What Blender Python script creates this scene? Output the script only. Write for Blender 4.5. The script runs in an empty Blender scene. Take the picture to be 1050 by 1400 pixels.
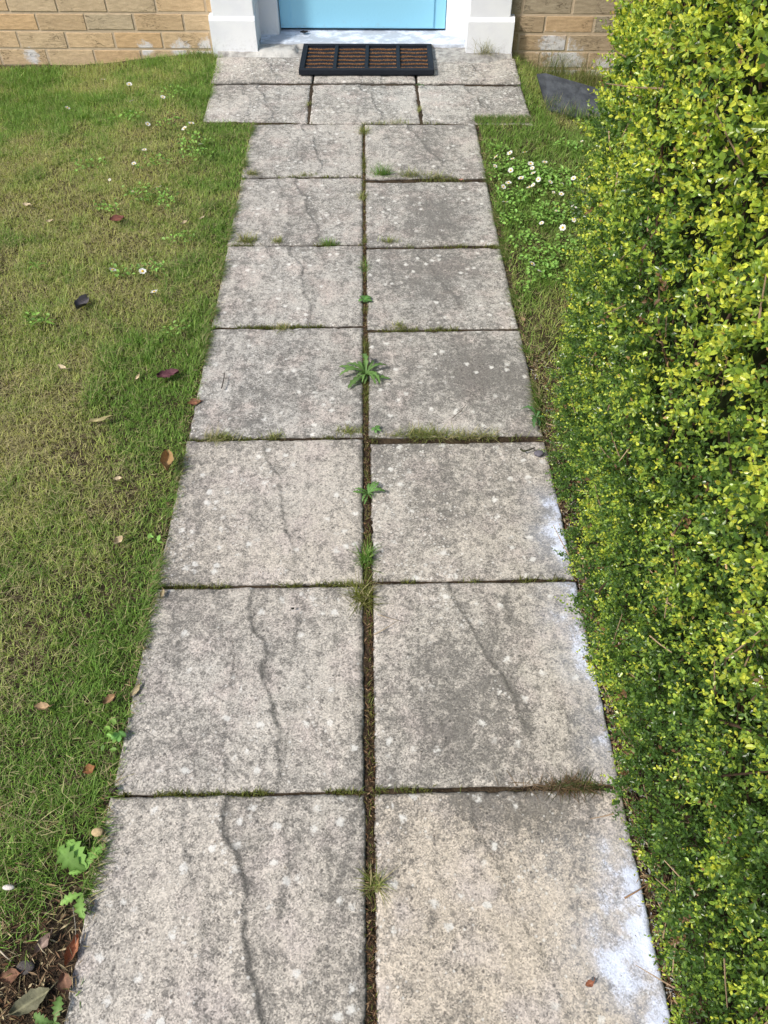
import bpy, bmesh, math, random
import numpy as np
from math import radians as R
rng = np.random.default_rng(11); random.seed(7)
S = bpy.context.scene
COL = S.collection
# ------------------------------------------------------------------ camera
cam = bpy.data.objects.new('camera', bpy.data.cameras.new('camera')); COL.objects.link(cam)
cam.data.sensor_fit = 'VERTICAL'; cam.data.sensor_height = 24.0; cam.data.lens = 24 * 1055 / 1400
cam.data.clip_start = 0.02; cam.data.clip_end = 200
cam.location = (0, 0, 1.355); cam.rotation_euler = (R(90 - 49.6), 0, R(-1.02))
S.camera = cam
# ------------------------------------------------------------------ light
SUN = np.array((-0.60, -0.38, 0.70)); SUN /= np.linalg.norm(SUN)
w = bpy.data.worlds.new('World'); S.world = w; w.use_nodes = True
sky = w.node_tree.nodes.new('ShaderNodeTexSky'); sky.sky_type = 'NISHITA'; sky.sun_disc = False
sky.sun_elevation = math.asin(SUN[2]); sky.sun_rotation = math.atan2(SUN[0], SUN[1])
sky.air_density = 1.0; sky.dust_density = 2.5
bg = w.node_tree.nodes['Background']; bg.inputs[1].default_value = 0.125
w.node_tree.links.new(sky.outputs[0], bg.inputs[0])
sl = bpy.data.lights.new('sun', 'SUN'); sl.energy = 2.5; sl.angle = R(6); sl.color = (1, .95, .87)
so = bpy.data.objects.new('sun', sl); COL.objects.link(so)
from mathutils import Vector
so.rotation_euler = Vector(SUN).to_track_quat('Z', 'Y').to_euler()
S.view_settings.view_transform = 'Standard'; S.view_settings.look = 'None'
S.view_settings.exposure = 0.55; S.view_settings.gamma = 1

# ------------------------------------------------------------------ helpers
CF, CP, CY, CH = 1055, R(49.6), R(1.02), 1.355
def ray(px, py):
    a = (px - 525) / CF; b = (700 - py) / CF
    fw = math.cos(CP) + b * math.sin(CP); up = -math.sin(CP) + b * math.cos(CP)
    return a * math.cos(CY) + fw * math.sin(CY), -a * math.sin(CY) + fw * math.cos(CY), up
def G(px, py, z=0.0):
    r = ray(px, py); t = (z - CH) / r[2]
    return r[0] * t, r[1] * t, z
def link(o, parent=None):
    COL.objects.link(o)
    if parent: o.parent = parent
    return o
def tag(o, label=None, cat=None, group=None, kind=None):
    if label: o['label'] = label
    if cat: o['category'] = cat
    if group: o['group'] = group
    if kind: o['kind'] = kind
    return o
def empty(name, loc=(0, 0, 0), rz=0):
    o = bpy.data.objects.new(name, None); o.location = loc; o.rotation_euler = (0, 0, rz)
    o.empty_display_size = .05
    return link(o)
def mesh_np(name, V, faces, mat, parent=None, attrs=None, smooth=False):
    """V (N,3); faces: list of int arrays (M,k); attrs: name -> (N,4) colours"""
    me = bpy.data.meshes.new(name)
    V = np.asarray(V, np.float32)
    me.vertices.add(len(V)); me.vertices.foreach_set('co', V.ravel())
    faces = [np.asarray(f, np.int32) for f in faces if len(f)]
    idx = np.concatenate([f.ravel() for f in faces])
    tot = np.concatenate([np.full(len(f), f.shape[1], np.int32) for f in faces])
    st = np.concatenate([[0], np.cumsum(tot)[:-1]]).astype(np.int32)
    me.loops.add(len(idx)); me.loops.foreach_set('vertex_index', idx)
    me.polygons.add(len(tot)); me.polygons.foreach_set('loop_start', st); me.polygons.foreach_set('loop_total', tot)
    me.polygons.foreach_set('use_smooth', np.full(len(tot), bool(smooth)))
    me.update(calc_edges=True)
    if attrs:
        for k, a in attrs.items():
            at = me.attributes.new(k, 'FLOAT_COLOR', 'POINT')
            at.data.foreach_set('color', np.asarray(a, np.float32).ravel())
    me.materials.append(mat)
    return link(bpy.data.objects.new(name, me), parent)
class MB:
    def __init__(s): s.v = []; s.f = {}; s.c = []
    def add(s, V, F, col=None):
        b = len(s.v); s.v += [tuple(p) for p in V]
        for f in F: s.f.setdefault(len(f), []).append([b + i for i in f])
        s.c += [col or (1, 1, 1, 1)] * len(V)
    def box(s, a, b, ch=0.0, col=None):
        x0, y0, z0 = a; x1, y1, z1 = b
        if ch <= 0:
            V = [(x, y, z) for z in (z0, z1) for y in (y0, y1) for x in (x0, x1)]
            s.add(V, [(0, 2, 3, 1), (4, 5, 7, 6), (0, 1, 5, 4), (2, 6, 7, 3), (0, 4, 6, 2), (1, 3, 7, 5)], col); return
        bm = bmesh.new(); bmesh.ops.create_cube(bm, size=1)
        for v in bm.verts:
            v.co = ((x0 + x1) / 2 + v.co.x * (x1 - x0), (y0 + y1) / 2 + v.co.y * (y1 - y0), (z0 + z1) / 2 + v.co.z * (z1 - z0))
        bmesh.ops.bevel(bm, geom=bm.edges[:], offset=ch, segments=2, affect='EDGES', profile=.5)
        bm.verts.index_update()
        s.add([v.co[:] for v in bm.verts], [[v.index for v in f.verts] for f in bm.faces], col); bm.free()
    def prism(s, poly, axis, a, b, col=None):
        """poly: list of 2D points; extruded along axis 0/1/2 from a to b"""
        n = len(poly)
        def P(p, t):
            q = list(p); q.insert(axis, t); return q
        s.add([P(p, a) for p in poly] + [P(p, b) for p in poly],
              [list(range(n))[::-1], list(range(n, 2 * n))] + [(i, (i + 1) % n, n + (i + 1) % n, n + i) for i in range(n)], col)
    def tube(s, pts, r0, r1, k=6, col=None):
        pts = [Vector(p) for p in pts]; V = []; F = []; n = len(pts)
        for i, p in enumerate(pts):
            t = (pts[min(i + 1, n - 1)] - pts[max(i - 1, 0)]).normalized()
            u = t.cross(Vector((.3, .2, 1) if abs(t.z) < .9 else (1, 0, 0))).normalized(); v = t.cross(u)
            r = r0 + (r1 - r0) * i / (n - 1)
            V += [p + (u * math.cos(2 * math.pi * j / k) + v * math.sin(2 * math.pi * j / k)) * r for j in range(k)]
        for i in range(n - 1):
            F += [(i * k + j, i * k + (j + 1) % k, (i + 1) * k + (j + 1) % k, (i + 1) * k + j) for j in range(k)]
        F += [list(range(k))[::-1], list(range((n - 1) * k, n * k))]
        s.add(V, F, col)
    def build(s, name, mat, parent=None, smooth=False):
        o = mesh_np(name, s.v, list(s.f.values()), mat, parent, {'Col': s.c}, smooth)
        bm = bmesh.new(); bm.from_mesh(o.data); bmesh.ops.recalc_face_normals(bm, faces=bm.faces[:]); bm.to_mesh(o.data); bm.free()
        return o
# lattice noise
def hsh(i, j, s):
    n = (i.astype(np.int64) * 374761393 + j.astype(np.int64) * 668265263 + s * 1274126177) & 0xffffffff
    n = ((n ^ (n >> 13)) * 1274126177) & 0xffffffff
    return ((n ^ (n >> 16)) & 0xffffff) / 0xffffff
def vnoise(x, y, s=0):
    i = np.floor(x); j = np.floor(y); fx = x - i; fy = y - j
    fx = fx * fx * (3 - 2 * fx); fy = fy * fy * (3 - 2 * fy); i = i.astype(int); j = j.astype(int)
    a = hsh(i, j, s); b = hsh(i + 1, j, s); c = hsh(i, j + 1, s); d = hsh(i + 1, j + 1, s)
    return (a * (1 - fx) + b * fx) * (1 - fy) + (c * (1 - fx) + d * fx) * fy
def fbm(x, y, s=0, o=4):
    t = 0; a = .5; n = 0
    for k in range(o):
        t = t + a * vnoise(x * 2 ** k, y * 2 ** k, s + 17 * k); n += a; a *= .5
    return t / n
def sstep(a, b, x):
    t = np.clip((x - a) / (b - a), 0, 1); return t * t * (3 - 2 * t)
def unit(a): return a / np.maximum(np.linalg.norm(a, axis=-1, keepdims=True), 1e-9)

# ------------------------------------------------------------------ material helpers
class NT:
    def __init__(s, name):
        s.m = bpy.data.materials.new(name); s.m.use_nodes = True; s.t = s.m.node_tree
        s.b = s.t.nodes['Principled BSDF']; s.out = s.t.nodes['Material Output']
        s.geo = s.t.nodes.new('ShaderNodeNewGeometry').outputs['Position']
    def put(s, sock, v):
        if hasattr(v, 'node'): s.t.links.new(v, sock)
        elif isinstance(v, (tuple, list)) and len(v) == 3 and sock.type == 'RGBA': sock.default_value = (*v, 1)
        else: sock.default_value = v
    def n(s, typ, ins=None, **props):
        nd = s.t.nodes.new(typ)
        for k, v in props.items(): setattr(nd, k, v)
        for k, v in (ins or {}).items(): s.put(nd.inputs[k], v)
        return nd
    def noise(s, scale, detail=3, rough=.55, vec=None, dist=0):
        return s.n('ShaderNodeTexNoise', {'Vector': vec or s.geo, 'Scale': scale, 'Detail': detail, 'Roughness': rough, 'Distortion': dist}).outputs[0]
    def vor(s, scale, vec=None, out='Distance', rnd=1.0):
        return s.n('ShaderNodeTexVoronoi', {'Vector': vec or s.geo, 'Scale': scale, 'Randomness': rnd})
    def m2(s, op, a, b=0.0, c=None):
        nd = s.n('ShaderNodeMath', {0: a, 1: b}, operation=op)
        if c is not None: s.put(nd.inputs[2], c)
        return nd.outputs[0]
    def ramp(s, x, a, b, lo=0.0, hi=1.0):
        return s.n('ShaderNodeMapRange', {0: x, 1: a, 2: b, 3: lo, 4: hi}, interpolation_type='SMOOTHSTEP').outputs[0]
    def mix(s, f, a, b, mode='MIX'):
        nd = s.n('ShaderNodeMix', data_type='RGBA', blend_type=mode)
        s.put(nd.inputs[0], f); s.put(nd.inputs[6], a); s.put(nd.inputs[7], b); return nd.outputs[2]
    def attr(s, name, out='Color'): return s.n('ShaderNodeAttribute', attribute_name=name).outputs[out]
    def stretch(s, sc, vec=None):
        return s.n('ShaderNodeMapping', {'Vector': vec or s.geo, 'Scale': sc}).outputs[0]
    def sep(s, c):
        nd = s.n('ShaderNodeSeparateColor', {0: c}); return nd.outputs
    def bump(s, h, dist, strength=1.0):
        return s.n('ShaderNodeBump', {'Height': h, 'Distance': dist, 'Strength': strength}).outputs[0]
    def fin(s, col, rough=.8, spec=.3, normal=None, **kw):
        s.put(s.b.inputs['Base Color'], col); s.put(s.b.inputs['Roughness'], rough); s.put(s.b.inputs['Specular IOR Level'], spec)
        if normal is not None: s.put(s.b.inputs['Normal'], normal)
        for k, v in kw.items(): s.put(s.b.inputs[k], v)
        return s.m
def m_leaf(name, rough=.4, spec=.4, trans=.35, tmul=(1.2, 1.25, .5), wob=60):
    t = NT(name); c = t.attr('Col')
    c = t.mix(.5, c, t.mix(t.noise(wob, 2), (.55, .55, .55), (1.45, 1.45, 1.45)), 'MULTIPLY')
    t.fin(c, rough, spec)
    tr = t.n('ShaderNodeBsdfTranslucent', {'Color': t.mix(1.0, c, tmul, 'MULTIPLY')})
    mx = t.n('ShaderNodeMixShader', {0: trans, 1: t.b.outputs[0], 2: tr.outputs[0]})
    t.t.links.new(mx.outputs[0], t.out.inputs[0]); return t.m
def m_plain(name, rough=.6, spec=.3, nscale=120, amt=.35, bump=.0):
    t = NT(name); c = t.attr('Col'); n = t.noise(nscale, 4)
    c = t.mix(amt * 2, c, t.mix(n, (.3, .3, .3), (1.7, 1.7, 1.7)), 'MULTIPLY')
    return t.fin(c, rough, spec, t.bump(n, bump) if bump else None)

# ---- slab stone
def m_slab():
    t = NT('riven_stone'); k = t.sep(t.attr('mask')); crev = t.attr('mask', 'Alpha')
    whitening, dark, tan = k[0], k[1], k[2]
    vg = t.vor(420); cell = t.sep(vg.outputs['Color'])[0]
    grain = t.m2('ADD', t.m2('MULTIPLY', cell, .55), t.m2('MULTIPLY', t.noise(520, 3, .7), .45))
    mid = t.noise(75, 4, .65); mott = t.noise(26, 6, .72); big = t.noise(5, 3)
    base = t.mix(tan, (.475, .46, .43), (.535, .475, .40))
    base = t.mix(t.ramp(t.noise(9, 3, .6), .45, .7), base, (.50, .45, .415))
    dirt = t.m2('ADD', t.m2('MULTIPLY', mid, .62), t.m2('MULTIPLY', mott, .62))
    dirt = t.m2('ADD', dirt, t.m2('MULTIPLY', t.m2('SUBTRACT', dark, .5), .36))  # dark mask adds weathering and the shade painted beside the ridges
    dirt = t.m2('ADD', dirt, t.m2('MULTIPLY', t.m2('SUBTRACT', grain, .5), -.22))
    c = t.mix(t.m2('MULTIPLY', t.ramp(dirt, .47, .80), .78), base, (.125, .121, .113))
    c = t.mix(1, c, t.mix(grain, (.45, .45, .455), (1.52, 1.51, 1.48)), 'MULTIPLY')
    # dark lichen dots
    v = t.vor(95); vd = t.m2('ADD', v.outputs['Distance'], t.m2('MULTIPLY', mid, .35))
    rare = t.ramp(t.sep(v.outputs['Color'])[0], .72, .80)
    c = t.mix(t.m2('MULTIPLY', t.m2('MULTIPLY', rare, t.ramp(vd, .52, .30)), .75), c, (.085, .08, .075))
    v3 = t.vor(48); vd3 = t.m2('ADD', v3.outputs['Distance'], t.m2('MULTIPLY', mid, .4))
    rare3 = t.ramp(t.sep(v3.outputs['Color'])[1], .86, .9)
    c = t.mix(t.m2('MULTIPLY', t.m2('MULTIPLY', rare3, t.ramp(vd3, .55, .33)), .6), c, (.12, .115, .105))
    # pale lichen spots
    v2 = t.vor(46); vd2 = t.m2('ADD', v2.outputs['Distance'], t.m2('MULTIPLY', t.m2('SUBTRACT', t.noise(120, 4, .75), .5), 1.3))
    clus = t.ramp(t.noise(6, 2), .40, .60, .0, .17)
    rare2 = t.ramp(t.m2('ADD', t.sep(v2.outputs['Color'])[0], clus), .945, .975)
    c = t.mix(t.m2('MULTIPLY', t.m2('MULTIPLY', rare2, t.ramp(vd2, .44, .14)), .9), c, (.68, .67, .63))
    v4 = t.vor(120); rare4 = t.ramp(t.m2('ADD', t.sep(v4.outputs['Color'])[2], clus),   .925, .955)
    c = t.mix(t.m2('MULTIPLY', t.m2('MULTIPLY', rare4, t.ramp(v4.outputs['Distance'], .42, .2)), .75), c, (.68, .67, .63))
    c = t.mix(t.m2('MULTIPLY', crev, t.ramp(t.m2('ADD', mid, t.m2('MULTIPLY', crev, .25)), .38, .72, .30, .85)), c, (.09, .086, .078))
    # bluish white along the hedge side: a thin veil with brighter ragged patches in it
    c = t.mix(t.m2('MULTIPLY', whitening, .50), c, (.53, .59, .73))
    pn = t.m2('ADD', t.m2('MULTIPLY', t.noise(32, 7, .8), .75), t.m2('MULTIPLY', grain, .25))
    st = t.ramp(t.m2('ADD', t.m2('MULTIPLY', whitening, .62), pn), .78, 1.10)
    c = t.mix(t.m2('MULTIPLY', t.m2('MULTIPLY', st, t.ramp(whitening, .0, .15)), .95), c, (.72, .79, .97))
    h = t.m2('ADD', t.m2('MULTIPLY', grain, .5), t.m2('MULTIPLY', mid, .8))
    return t.fin(c, .9, .2, t.bump(h, .0022, .8))
def m_soil():
    t = NT('bare_soil'); n = t.noise(18, 6, .7); g = t.noise(140, 3, .7)
    c = t.mix(t.ramp(n, .35, .65), (.030, .021, .014), (.075, .054, .034))
    c = t.mix(t.ramp(g, .58, .75), c, (.17, .135, .09))
    return t.fin(c, .95, .15, t.bump(t.m2('ADD', n, t.m2('MULTIPLY', g, .5)), .012))
def blob(t, pts, sc=None):
    acc = None
    for (x, y, z, r) in pts:
        d = t.n('ShaderNodeVectorMath', {0: t.geo, 1: (x, y, z)}, operation='DISTANCE').outputs['Value']
        v = t.ramp(d, r, r * .15)
        acc = v if acc is None else t.m2('MAXIMUM', acc, v)
    return acc
def m_brick():
    t = NT('buff_brick'); c = t.attr('Col')
    st = t.stretch((1, 1, 3.2)); n = t.noise(26, 5, .65, st); g = t.noise(260, 3)
    c = t.mix(1, c, t.mix(t.ramp(n, .25, .8), (.82, .80, .78), (1.15, 1.15, 1.15)), 'MULTIPLY')
    c = t.mix(1, c, t.mix(g, (.78, .78, .78), (1.22, 1.22, 1.22)), 'MULTIPLY')
    cr = t.noise(14, 4, .6, t.stretch((1.2, 1, 6)), 1.2)
    crease = t.m2('MULTIPLY', t.ramp(t.m2('ABSOLUTE', t.m2('SUBTRACT', cr, .5)), .012, .0), t.ramp(t.noise(9, 2), .5, .62))
    c = t.mix(t.m2('MULTIPLY', crease, .7), c, (.13, .085, .05))
    bl = blob(t, [(-1.60, 4.05, -.03, .07), (-1.05, 4.04, .005, .07), (-.88, 4.03, -.01, .10), (-.76, 4.03, .0, .09), (.84, 3.97, .03, .10), (.90, 3.97, .03, .08), (.92, 3.97, -.05, .17), (1.12, 3.97, -.1, .16)])
    e = t.ramp(t.m2('ADD', bl, t.m2('MULTIPLY', t.m2('SUBTRACT', t.noise(38, 6, .8), .5), 2.4)), .45, 1.0)
    c = t.mix(t.m2('MULTIPLY', t.m2('MULTIPLY', e, t.ramp(bl, .0, .35)), .75), c, (.70, .72, .76))
    h = t.m2('SUBTRACT', t.m2('ADD', t.m2('MULTIPLY', n, .6), t.m2('MULTIPLY', g, .25)), t.m2('MULTIPLY', crease, .6))
    return t.fin(c, .9, .2, t.bump(h, .004))
def m_white():
    t = NT('white_gloss_paint'); n = t.noise(7, 4, .6); g = t.noise(60, 4, .7)
    z = t.n('ShaderNodeSeparateXYZ', {0: t.geo}).outputs[2]
    c = t.mix(t.ramp(n, .35, .7), (.80, .82, .84), (.74, .76, .80))
    splash = t.m2('MULTIPLY', t.ramp(z, .10, -.01), t.ramp(g, .48, .68))
    c = t.mix(t.m2('MULTIPLY', splash, .45), c, (.42, .42, .41))
    return t.fin(c, .45, .4, t.bump(t.noise(30, 3), .0012))
def m_door():
    t = NT('pale_blue_door'); n = t.noise(3, 3)
    c = t.mix(n, (.28, .63, .84), (.31, .66, .86))
    z = t.n('ShaderNodeSeparateXYZ', {0: t.geo}).outputs[2]
    c = t.mix(t.m2('MULTIPLY', t.ramp(z, .11, .04), t.ramp(t.noise(50, 4, .7), .5, .7, 0, .35)), c, (.30, .40, .45))
    return t.fin(c, .45, .4, t.bump(t.noise(90, 2), .0006))
def m_sill():
    t = NT('weathered_sill'); n = t.noise(22, 5, .7, t.stretch((.5, 1, 1))); g = t.noise(70, 4, .7)
    c = t.mix(t.ramp(n, .42, .62), (.40, .44, .50), (.68, .74, .84))
    c = t.mix(t.ramp(g, .60, .72, 0, .5), c, (.20, .20, .21))
    return t.fin(c, .55, .35, t.bump(g, .001))
def m_concrete():
    t = NT('rough_mortar'); n = t.noise(35, 5, .7); g = t.noise(10, 4)
    c = t.mix(t.ramp(n, .35, .65), (.22, .21, .20), (.42, .41, .38))
    px_ = t.n('ShaderNodeSeparateXYZ', {0: t.geo}).outputs[0]
    c = t.mix(t.m2('MULTIPLY', t.ramp(g, .40, .6), t.ramp(px_, .25, .0)), c, (.52, .51, .48))
    return t.fin(c, .92, .2, t.bump(n, .006))
def m_rubber():
    t = NT('black_rubber'); n = t.noise(60, 4, .6)
    c = t.mix(n, (.006, .008, .013), (.018, .022, .031))
    return t.fin(c, .7, .2, t.bump(t.noise(400, 2), .0008))
def m_slate():
    t = NT('dark_slate'); n = t.noise(30, 5, .65, t.stretch((1, .5, 2))); g = t.noise(200, 3)
    c = t.mix(t.ramp(n, .3, .7), (.030, .036, .046), (.075, .085, .10))
    c = t.mix(t.ramp(g, .62, .75, 0, .5), c, (.15, .16, .17))
    return t.fin(c, .7, .35, t.bump(t.m2('ADD', n, t.m2('MULTIPLY', g, .3)), .004))
M = dict(slab=m_slab(), soil=m_soil(), brick=m_brick(), white=m_white(), door=m_door(), sill=m_sill(), concrete=m_concrete(),
         rubber=m_rubber(), slate=m_slate(), grass=m_leaf('grass_blade', .55, .25, .3, (1.2, 1.25, .5)),
         hedge=m_leaf('hedge_leaf', .30, .6, .36, (1.35, 1.35, .5), 45), weed=m_leaf('weed_leaf', .5, .3, .3, (1.2, 1.3, .5)),
         petal=m_leaf('petal', .6, .2, .25, (1, 1, .9)), dry=m_plain('dry_leaf', .7, .25, 160, .35, .001),
         twig=m_plain('twig_bark', .85, .15, 200, .35, .0006), coir=m_plain('coir_bristle', .95, .1, 700, .6, .002),
         dirt=m_plain('litter', .9, .15, 300, .4), stone=m_plain('pebble_stone', .85, .2, 180, .3, .002),
         core=m_plain('hedge_shade', 1, .05, 90, .5))
def mortar():
    t = NT('wall_mortar'); n = t.noise(60, 4, .6)
    return t.fin(t.mix(n, (.45, .355, .245), (.54, .435, .31)), .95, .15, t.bump(n, .003))
M['mortar'] = mortar()

# ------------------------------------------------------------------ ground
def soil_z(x, y):
    x = np.asarray(x, float); y = np.asarray(y, float)
    side = np.maximum(sstep(.62, .85, x), sstep(.66, .95, -x))
    z = -.014 + .010 * (fbm(x * 9, y * 9, 3) - .5) + .02 * (fbm(x * 1.7, y * 1.7, 5) - .5) * side
    drop = np.where(x > 0, .085, .055 * sstep(.75, 1.5, -x))
    z = z - drop * side * sstep(2.7, 3.75, y) - .012 * sstep(.42, .47, x) * sstep(1.6, .9, y)
    return z
xs = np.concatenate([[-20, -12, -7, -5, -4], np.arange(-3, 2.5, .022), [3, 4, 6, 10, 20]])
ys = np.concatenate([[-16, -9, -5, -3, -2], np.arange(-1.2, 4.0, .022), [4.2, 5, 7, 10, 16]])
X, Y = np.meshgrid(xs, ys); Z = soil_z(X, Y); nx, ny = len(xs), len(ys)
ii = np.arange(nx * ny).reshape(ny, nx)
quad = np.stack([ii[:-1, :-1], ii[:-1, 1:], ii[1:, 1:], ii[1:, :-1]], -1).reshape(-1, 4)
tag(mesh_np('ground', np.stack([X, Y, Z], -1).reshape(-1, 3), [quad], M['soil'], smooth=True), kind='structure')

# ------------------------------------------------------------------ paving slabs
LEFT_MOULD = [(.0052, .9, [(.45, 0), (.45, .13), (.55, .30), (.565, .5), (.60, .62), (.655, .8), (.66, .88), (.62, .99)]),
              (.0024, .5, [(.28, .02), (.33, .2), (.36, .36)]), (.0022, .5, [(.41, .30), (.43, .55), (.42, .75), (.43, 1.0)]), (.0022, .55, [(.68, .06), (.71, .28), (.68, .44)]),
              (.001, .35, [(.21, .62), (.24, .8), (.29, .97)]), (.001, .5, [(.62, .5), (.66, .62), (.68, .75)]), (.0008, .3, [(.86, .2), (.88, .45)]), (.0008, .35, [(.12, .15), (.10, .45), (.14, .7)])]
RIGHT_MOULD = [(.0026, .9, [(.36, 0), (.38, .12), (.45, .22), (.50, .38), (.57, .52), (.63, .70), (.635, .80)]), (.001, .45, [(.56, .5), (.66, .68), (.66, .8)]),
               (.0012, .55, [(.28, .72), (.305, .84), (.30, .97)]), (.001, .5, [(.535, .08), (.555, .2), (.54, .3)]), (.001, .5, [(.62, .08), (.63, .19), (.68, .26)]), (.001, .4, [(.47, 0), (.485, .10)]),
               (.0008, .35, [(.80, .55), (.82, .72), (.80, .9)]), (.001, .35, [(.15, .2), (.18, .42), (.16, .6)])]
def riven(u, v, seed, mould, amp=1.0):
    wu = u + .075 * (fbm(v * 4 + 3, u * 2, seed + 50) - .5) + .035 * (fbm(v * 16, u * 9, seed + 51) - .5)
    wv = v + .06 * (fbm(u * 4, v * 4, seed + 52) - .5)
    h = 0 * u; crev = 0 * u; ridge_shade = 0 * u
    for dep, stg, pts in mould:
        P = np.array(pts); ul = np.interp(wv, P[:, 1], P[:, 0]); sd = wu - ul
        rngv = sstep(P[0, 1] - .03, P[0, 1] + .02, wv) * sstep(P[-1, 1] + .03, P[-1, 1] - .05, wv)
        if P[0, 1] == 0: rngv = sstep(P[-1, 1] + .03, P[-1, 1] - .05, wv)
        h += dep * (.35 + .65 * amp) * rngv * (1 - sstep(-.006, .012, sd)) * np.exp(-np.maximum(-sd, 0) / .22)
        ridge_shade = np.maximum(ridge_shade, amp * stg * rngv * np.where(sd > 0, np.exp(-sd / .045), np.exp(sd / .008)))  # shade on the low side of each ridge, painted as a dark fringe
        var = .10 + .70 * sstep(.40, .62, fbm(v * 9, u * 3, seed + 53 + len(pts)))
        sd = sd + .018 * (fbm(v * 34, u * 34, seed + 71, 3) - .5)
        crev = np.maximum(crev, amp * stg * rngv * var * np.exp(-((sd - .006) / (.0022 + .0055 * fbm(v * 14, u * 14, seed + 5))) ** 2))
    n = fbm(wu * 5, wv * 1.6, seed, 4) * 5; f = n - np.floor(n)
    h += .0009 * (np.floor(n) + sstep(.7, 1, f)) + .0016 * fbm(u * 14, v * 9, seed + 2) + .0016 * fbm(u * 45, v * 40, seed + 4, 3)
    e2 = np.exp(-((f - .86) / .06) ** 2) * sstep(.52, .66, fbm(u * 5 + 7, v * 4, seed + 31))
    return h, np.clip(crev + .30 * e2, 0, 1), ridge_shade
def slab(corners, seed, label, dark=.5, tan=.3, whitening=None, dz=0, flip=False, spots=(), darkside=0.0, amp=.5, mirror=False):
    """corners TL, TR, BR, BL in world x, y"""
    n = 115; g = np.linspace(0, 1, n); U, Vv = np.meshgrid(g, g)          # v: 0 top -> 1 bottom
    TL, TR, BR, BL = [np.array(c[:2]) for c in corners]
    P = ((1 - U)[..., None] * (1 - Vv)[..., None] * TL + U[..., None] * (1 - Vv)[..., None] * TR
         + U[..., None] * Vv[..., None] * BR + (1 - U)[..., None] * Vv[..., None] * BL)
    x, y = P[..., 0].copy(), P[..., 1].copy()
    e = np.minimum(np.minimum(U, 1 - U), np.minimum(Vv, 1 - Vv)) * .45
    near = np.exp(-e / .006)
    x += near * .0022 * (fbm(y * 40, x * 12, seed + 1) - .5) * 2; y += near * .0022 * (fbm(x * 40, y * 12, seed + 2) - .5) * 2
    uu, vv = (1 - U, 1 - Vv) if flip else (U, Vv)
    if mirror: uu = 1 - uu
    h, crev, ridge_shade = riven(uu, vv, seed, RIGHT_MOULD if seed >= 50 else LEFT_MOULD, amp)
    chip = sstep(.62, .75, fbm(x * 30, y * 30, seed + 8)) * np.exp(-e / .008)
    z = dz + h - .010 - .005 * np.exp(-e / .0035) - .005 * chip
    world_dark = dark - .12 + .75 * ridge_shade + .35 * (fbm(uu * 8, vv * 2.2, seed + 61) - .5) + .22 * sstep(.0, .3, uu - .45) * sstep(.7, .45, uu) + .8 * (fbm(x * 5, y * 5, 91) - .5) + darkside * (U - .4)
    for (cx, cy, r, a) in spots: world_dark = world_dark + 1.15 * a * np.exp(-(((U - cx) / r) ** 2 + ((Vv - cy) / (r * 1.2)) ** 2))
    edged = np.exp(-e / .02) * .18 * (fbm(x * 14, y * 14, 33) * 2)
    stn = np.zeros_like(U) if whitening is None else np.clip(whitening(U, Vv) * (.50 + .85 * sstep(.28, .72, fbm(x * 22, y * 22, 63, 5))), 0, 1.15)
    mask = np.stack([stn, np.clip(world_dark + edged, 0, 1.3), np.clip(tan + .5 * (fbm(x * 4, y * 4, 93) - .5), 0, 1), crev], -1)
    top = np.stack([x, y, z], -1).reshape(-1, 3)
    idx = np.arange(n * n).reshape(n, n)
    q = np.stack([idx[:-1, :-1], idx[1:, :-1], idx[1:, 1:], idx[:-1, 1:]], -1).reshape(-1, 4)
    ring = np.concatenate([idx[0, :-1], idx[:-1, -1], idx[-1, :0:-1], idx[:0:-1, 0]])
    md_ = top[ring].copy(); md_[:, 2] -= .0035; lo = top[ring].copy(); lo[:, 2] = -.05
    b = n * n; k = len(ring); r2 = np.roll(np.arange(k), -1)
    ar = np.arange(k); sides = np.concatenate([np.stack([ring, ring[r2], b + r2, b + ar], -1), np.stack([b + ar, b + r2, b + k + r2, b + k + ar], -1)])
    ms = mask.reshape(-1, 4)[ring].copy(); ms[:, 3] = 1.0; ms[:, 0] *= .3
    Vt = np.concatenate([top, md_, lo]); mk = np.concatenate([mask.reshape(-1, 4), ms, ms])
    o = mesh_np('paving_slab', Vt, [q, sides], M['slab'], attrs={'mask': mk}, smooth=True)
    tag(o, label, 'paving slab', 'riven paving slabs of the path')
    return o
px = lambda *a: [G(*p) for p in a]
rowname = ['just below the row of three by the door', 'sixth from the camera', 'fifth from the camera', 'fourth from the camera', 'third from the camera', 'second from the camera', 'nearest the camera']
ord_ = ['seventh row up, just below the row of three', 'sixth row up from the photo bottom', 'fifth row up from the photo bottom', 'fourth row up from the photo bottom',
        'third row up from the photo bottom', 'second row up from the photo bottom', 'bottom row nearest the camera']
Lrows = [(3.228, 2.788), (2.776, 2.322), (2.311, 1.878), (1.868, 1.413), (1.402, .961), (.953, .5125), (.507, .055)]
Rrows = [(3.214, 2.768), (2.738, 2.307), (2.288, 1.858), (1.844, 1.409), (1.388, .966), (.957, .516), (.507, .055)]
Lx = [(-.477, -.028), (-.475, -.0275), (-.470, -.0275), (-.470, -.0275), (-.470, -.0275), (-.472, -.0265), (-.474, -.0235)]
Rx = [(-.020, .428), (-.020, .424), (-.017, .425), (-.0135, .428), (-.0095, .431), (-.0065, .432), (-.008, .431)]
def st5(u, v): return .85 * sstep(.72, 1.03, u) * sstep(.25, .6, v) * (1 - .5 * sstep(.9, 1, v))
def st6(u, v): return .95 * sstep(.74 - .06 * np.sin(v * 7), 1.04, u) * (1 - .75 * sstep(.75, .95, v)) * (.6 + .5 * fbm(u * 4, v * 6, 3)) * 1.1
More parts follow.
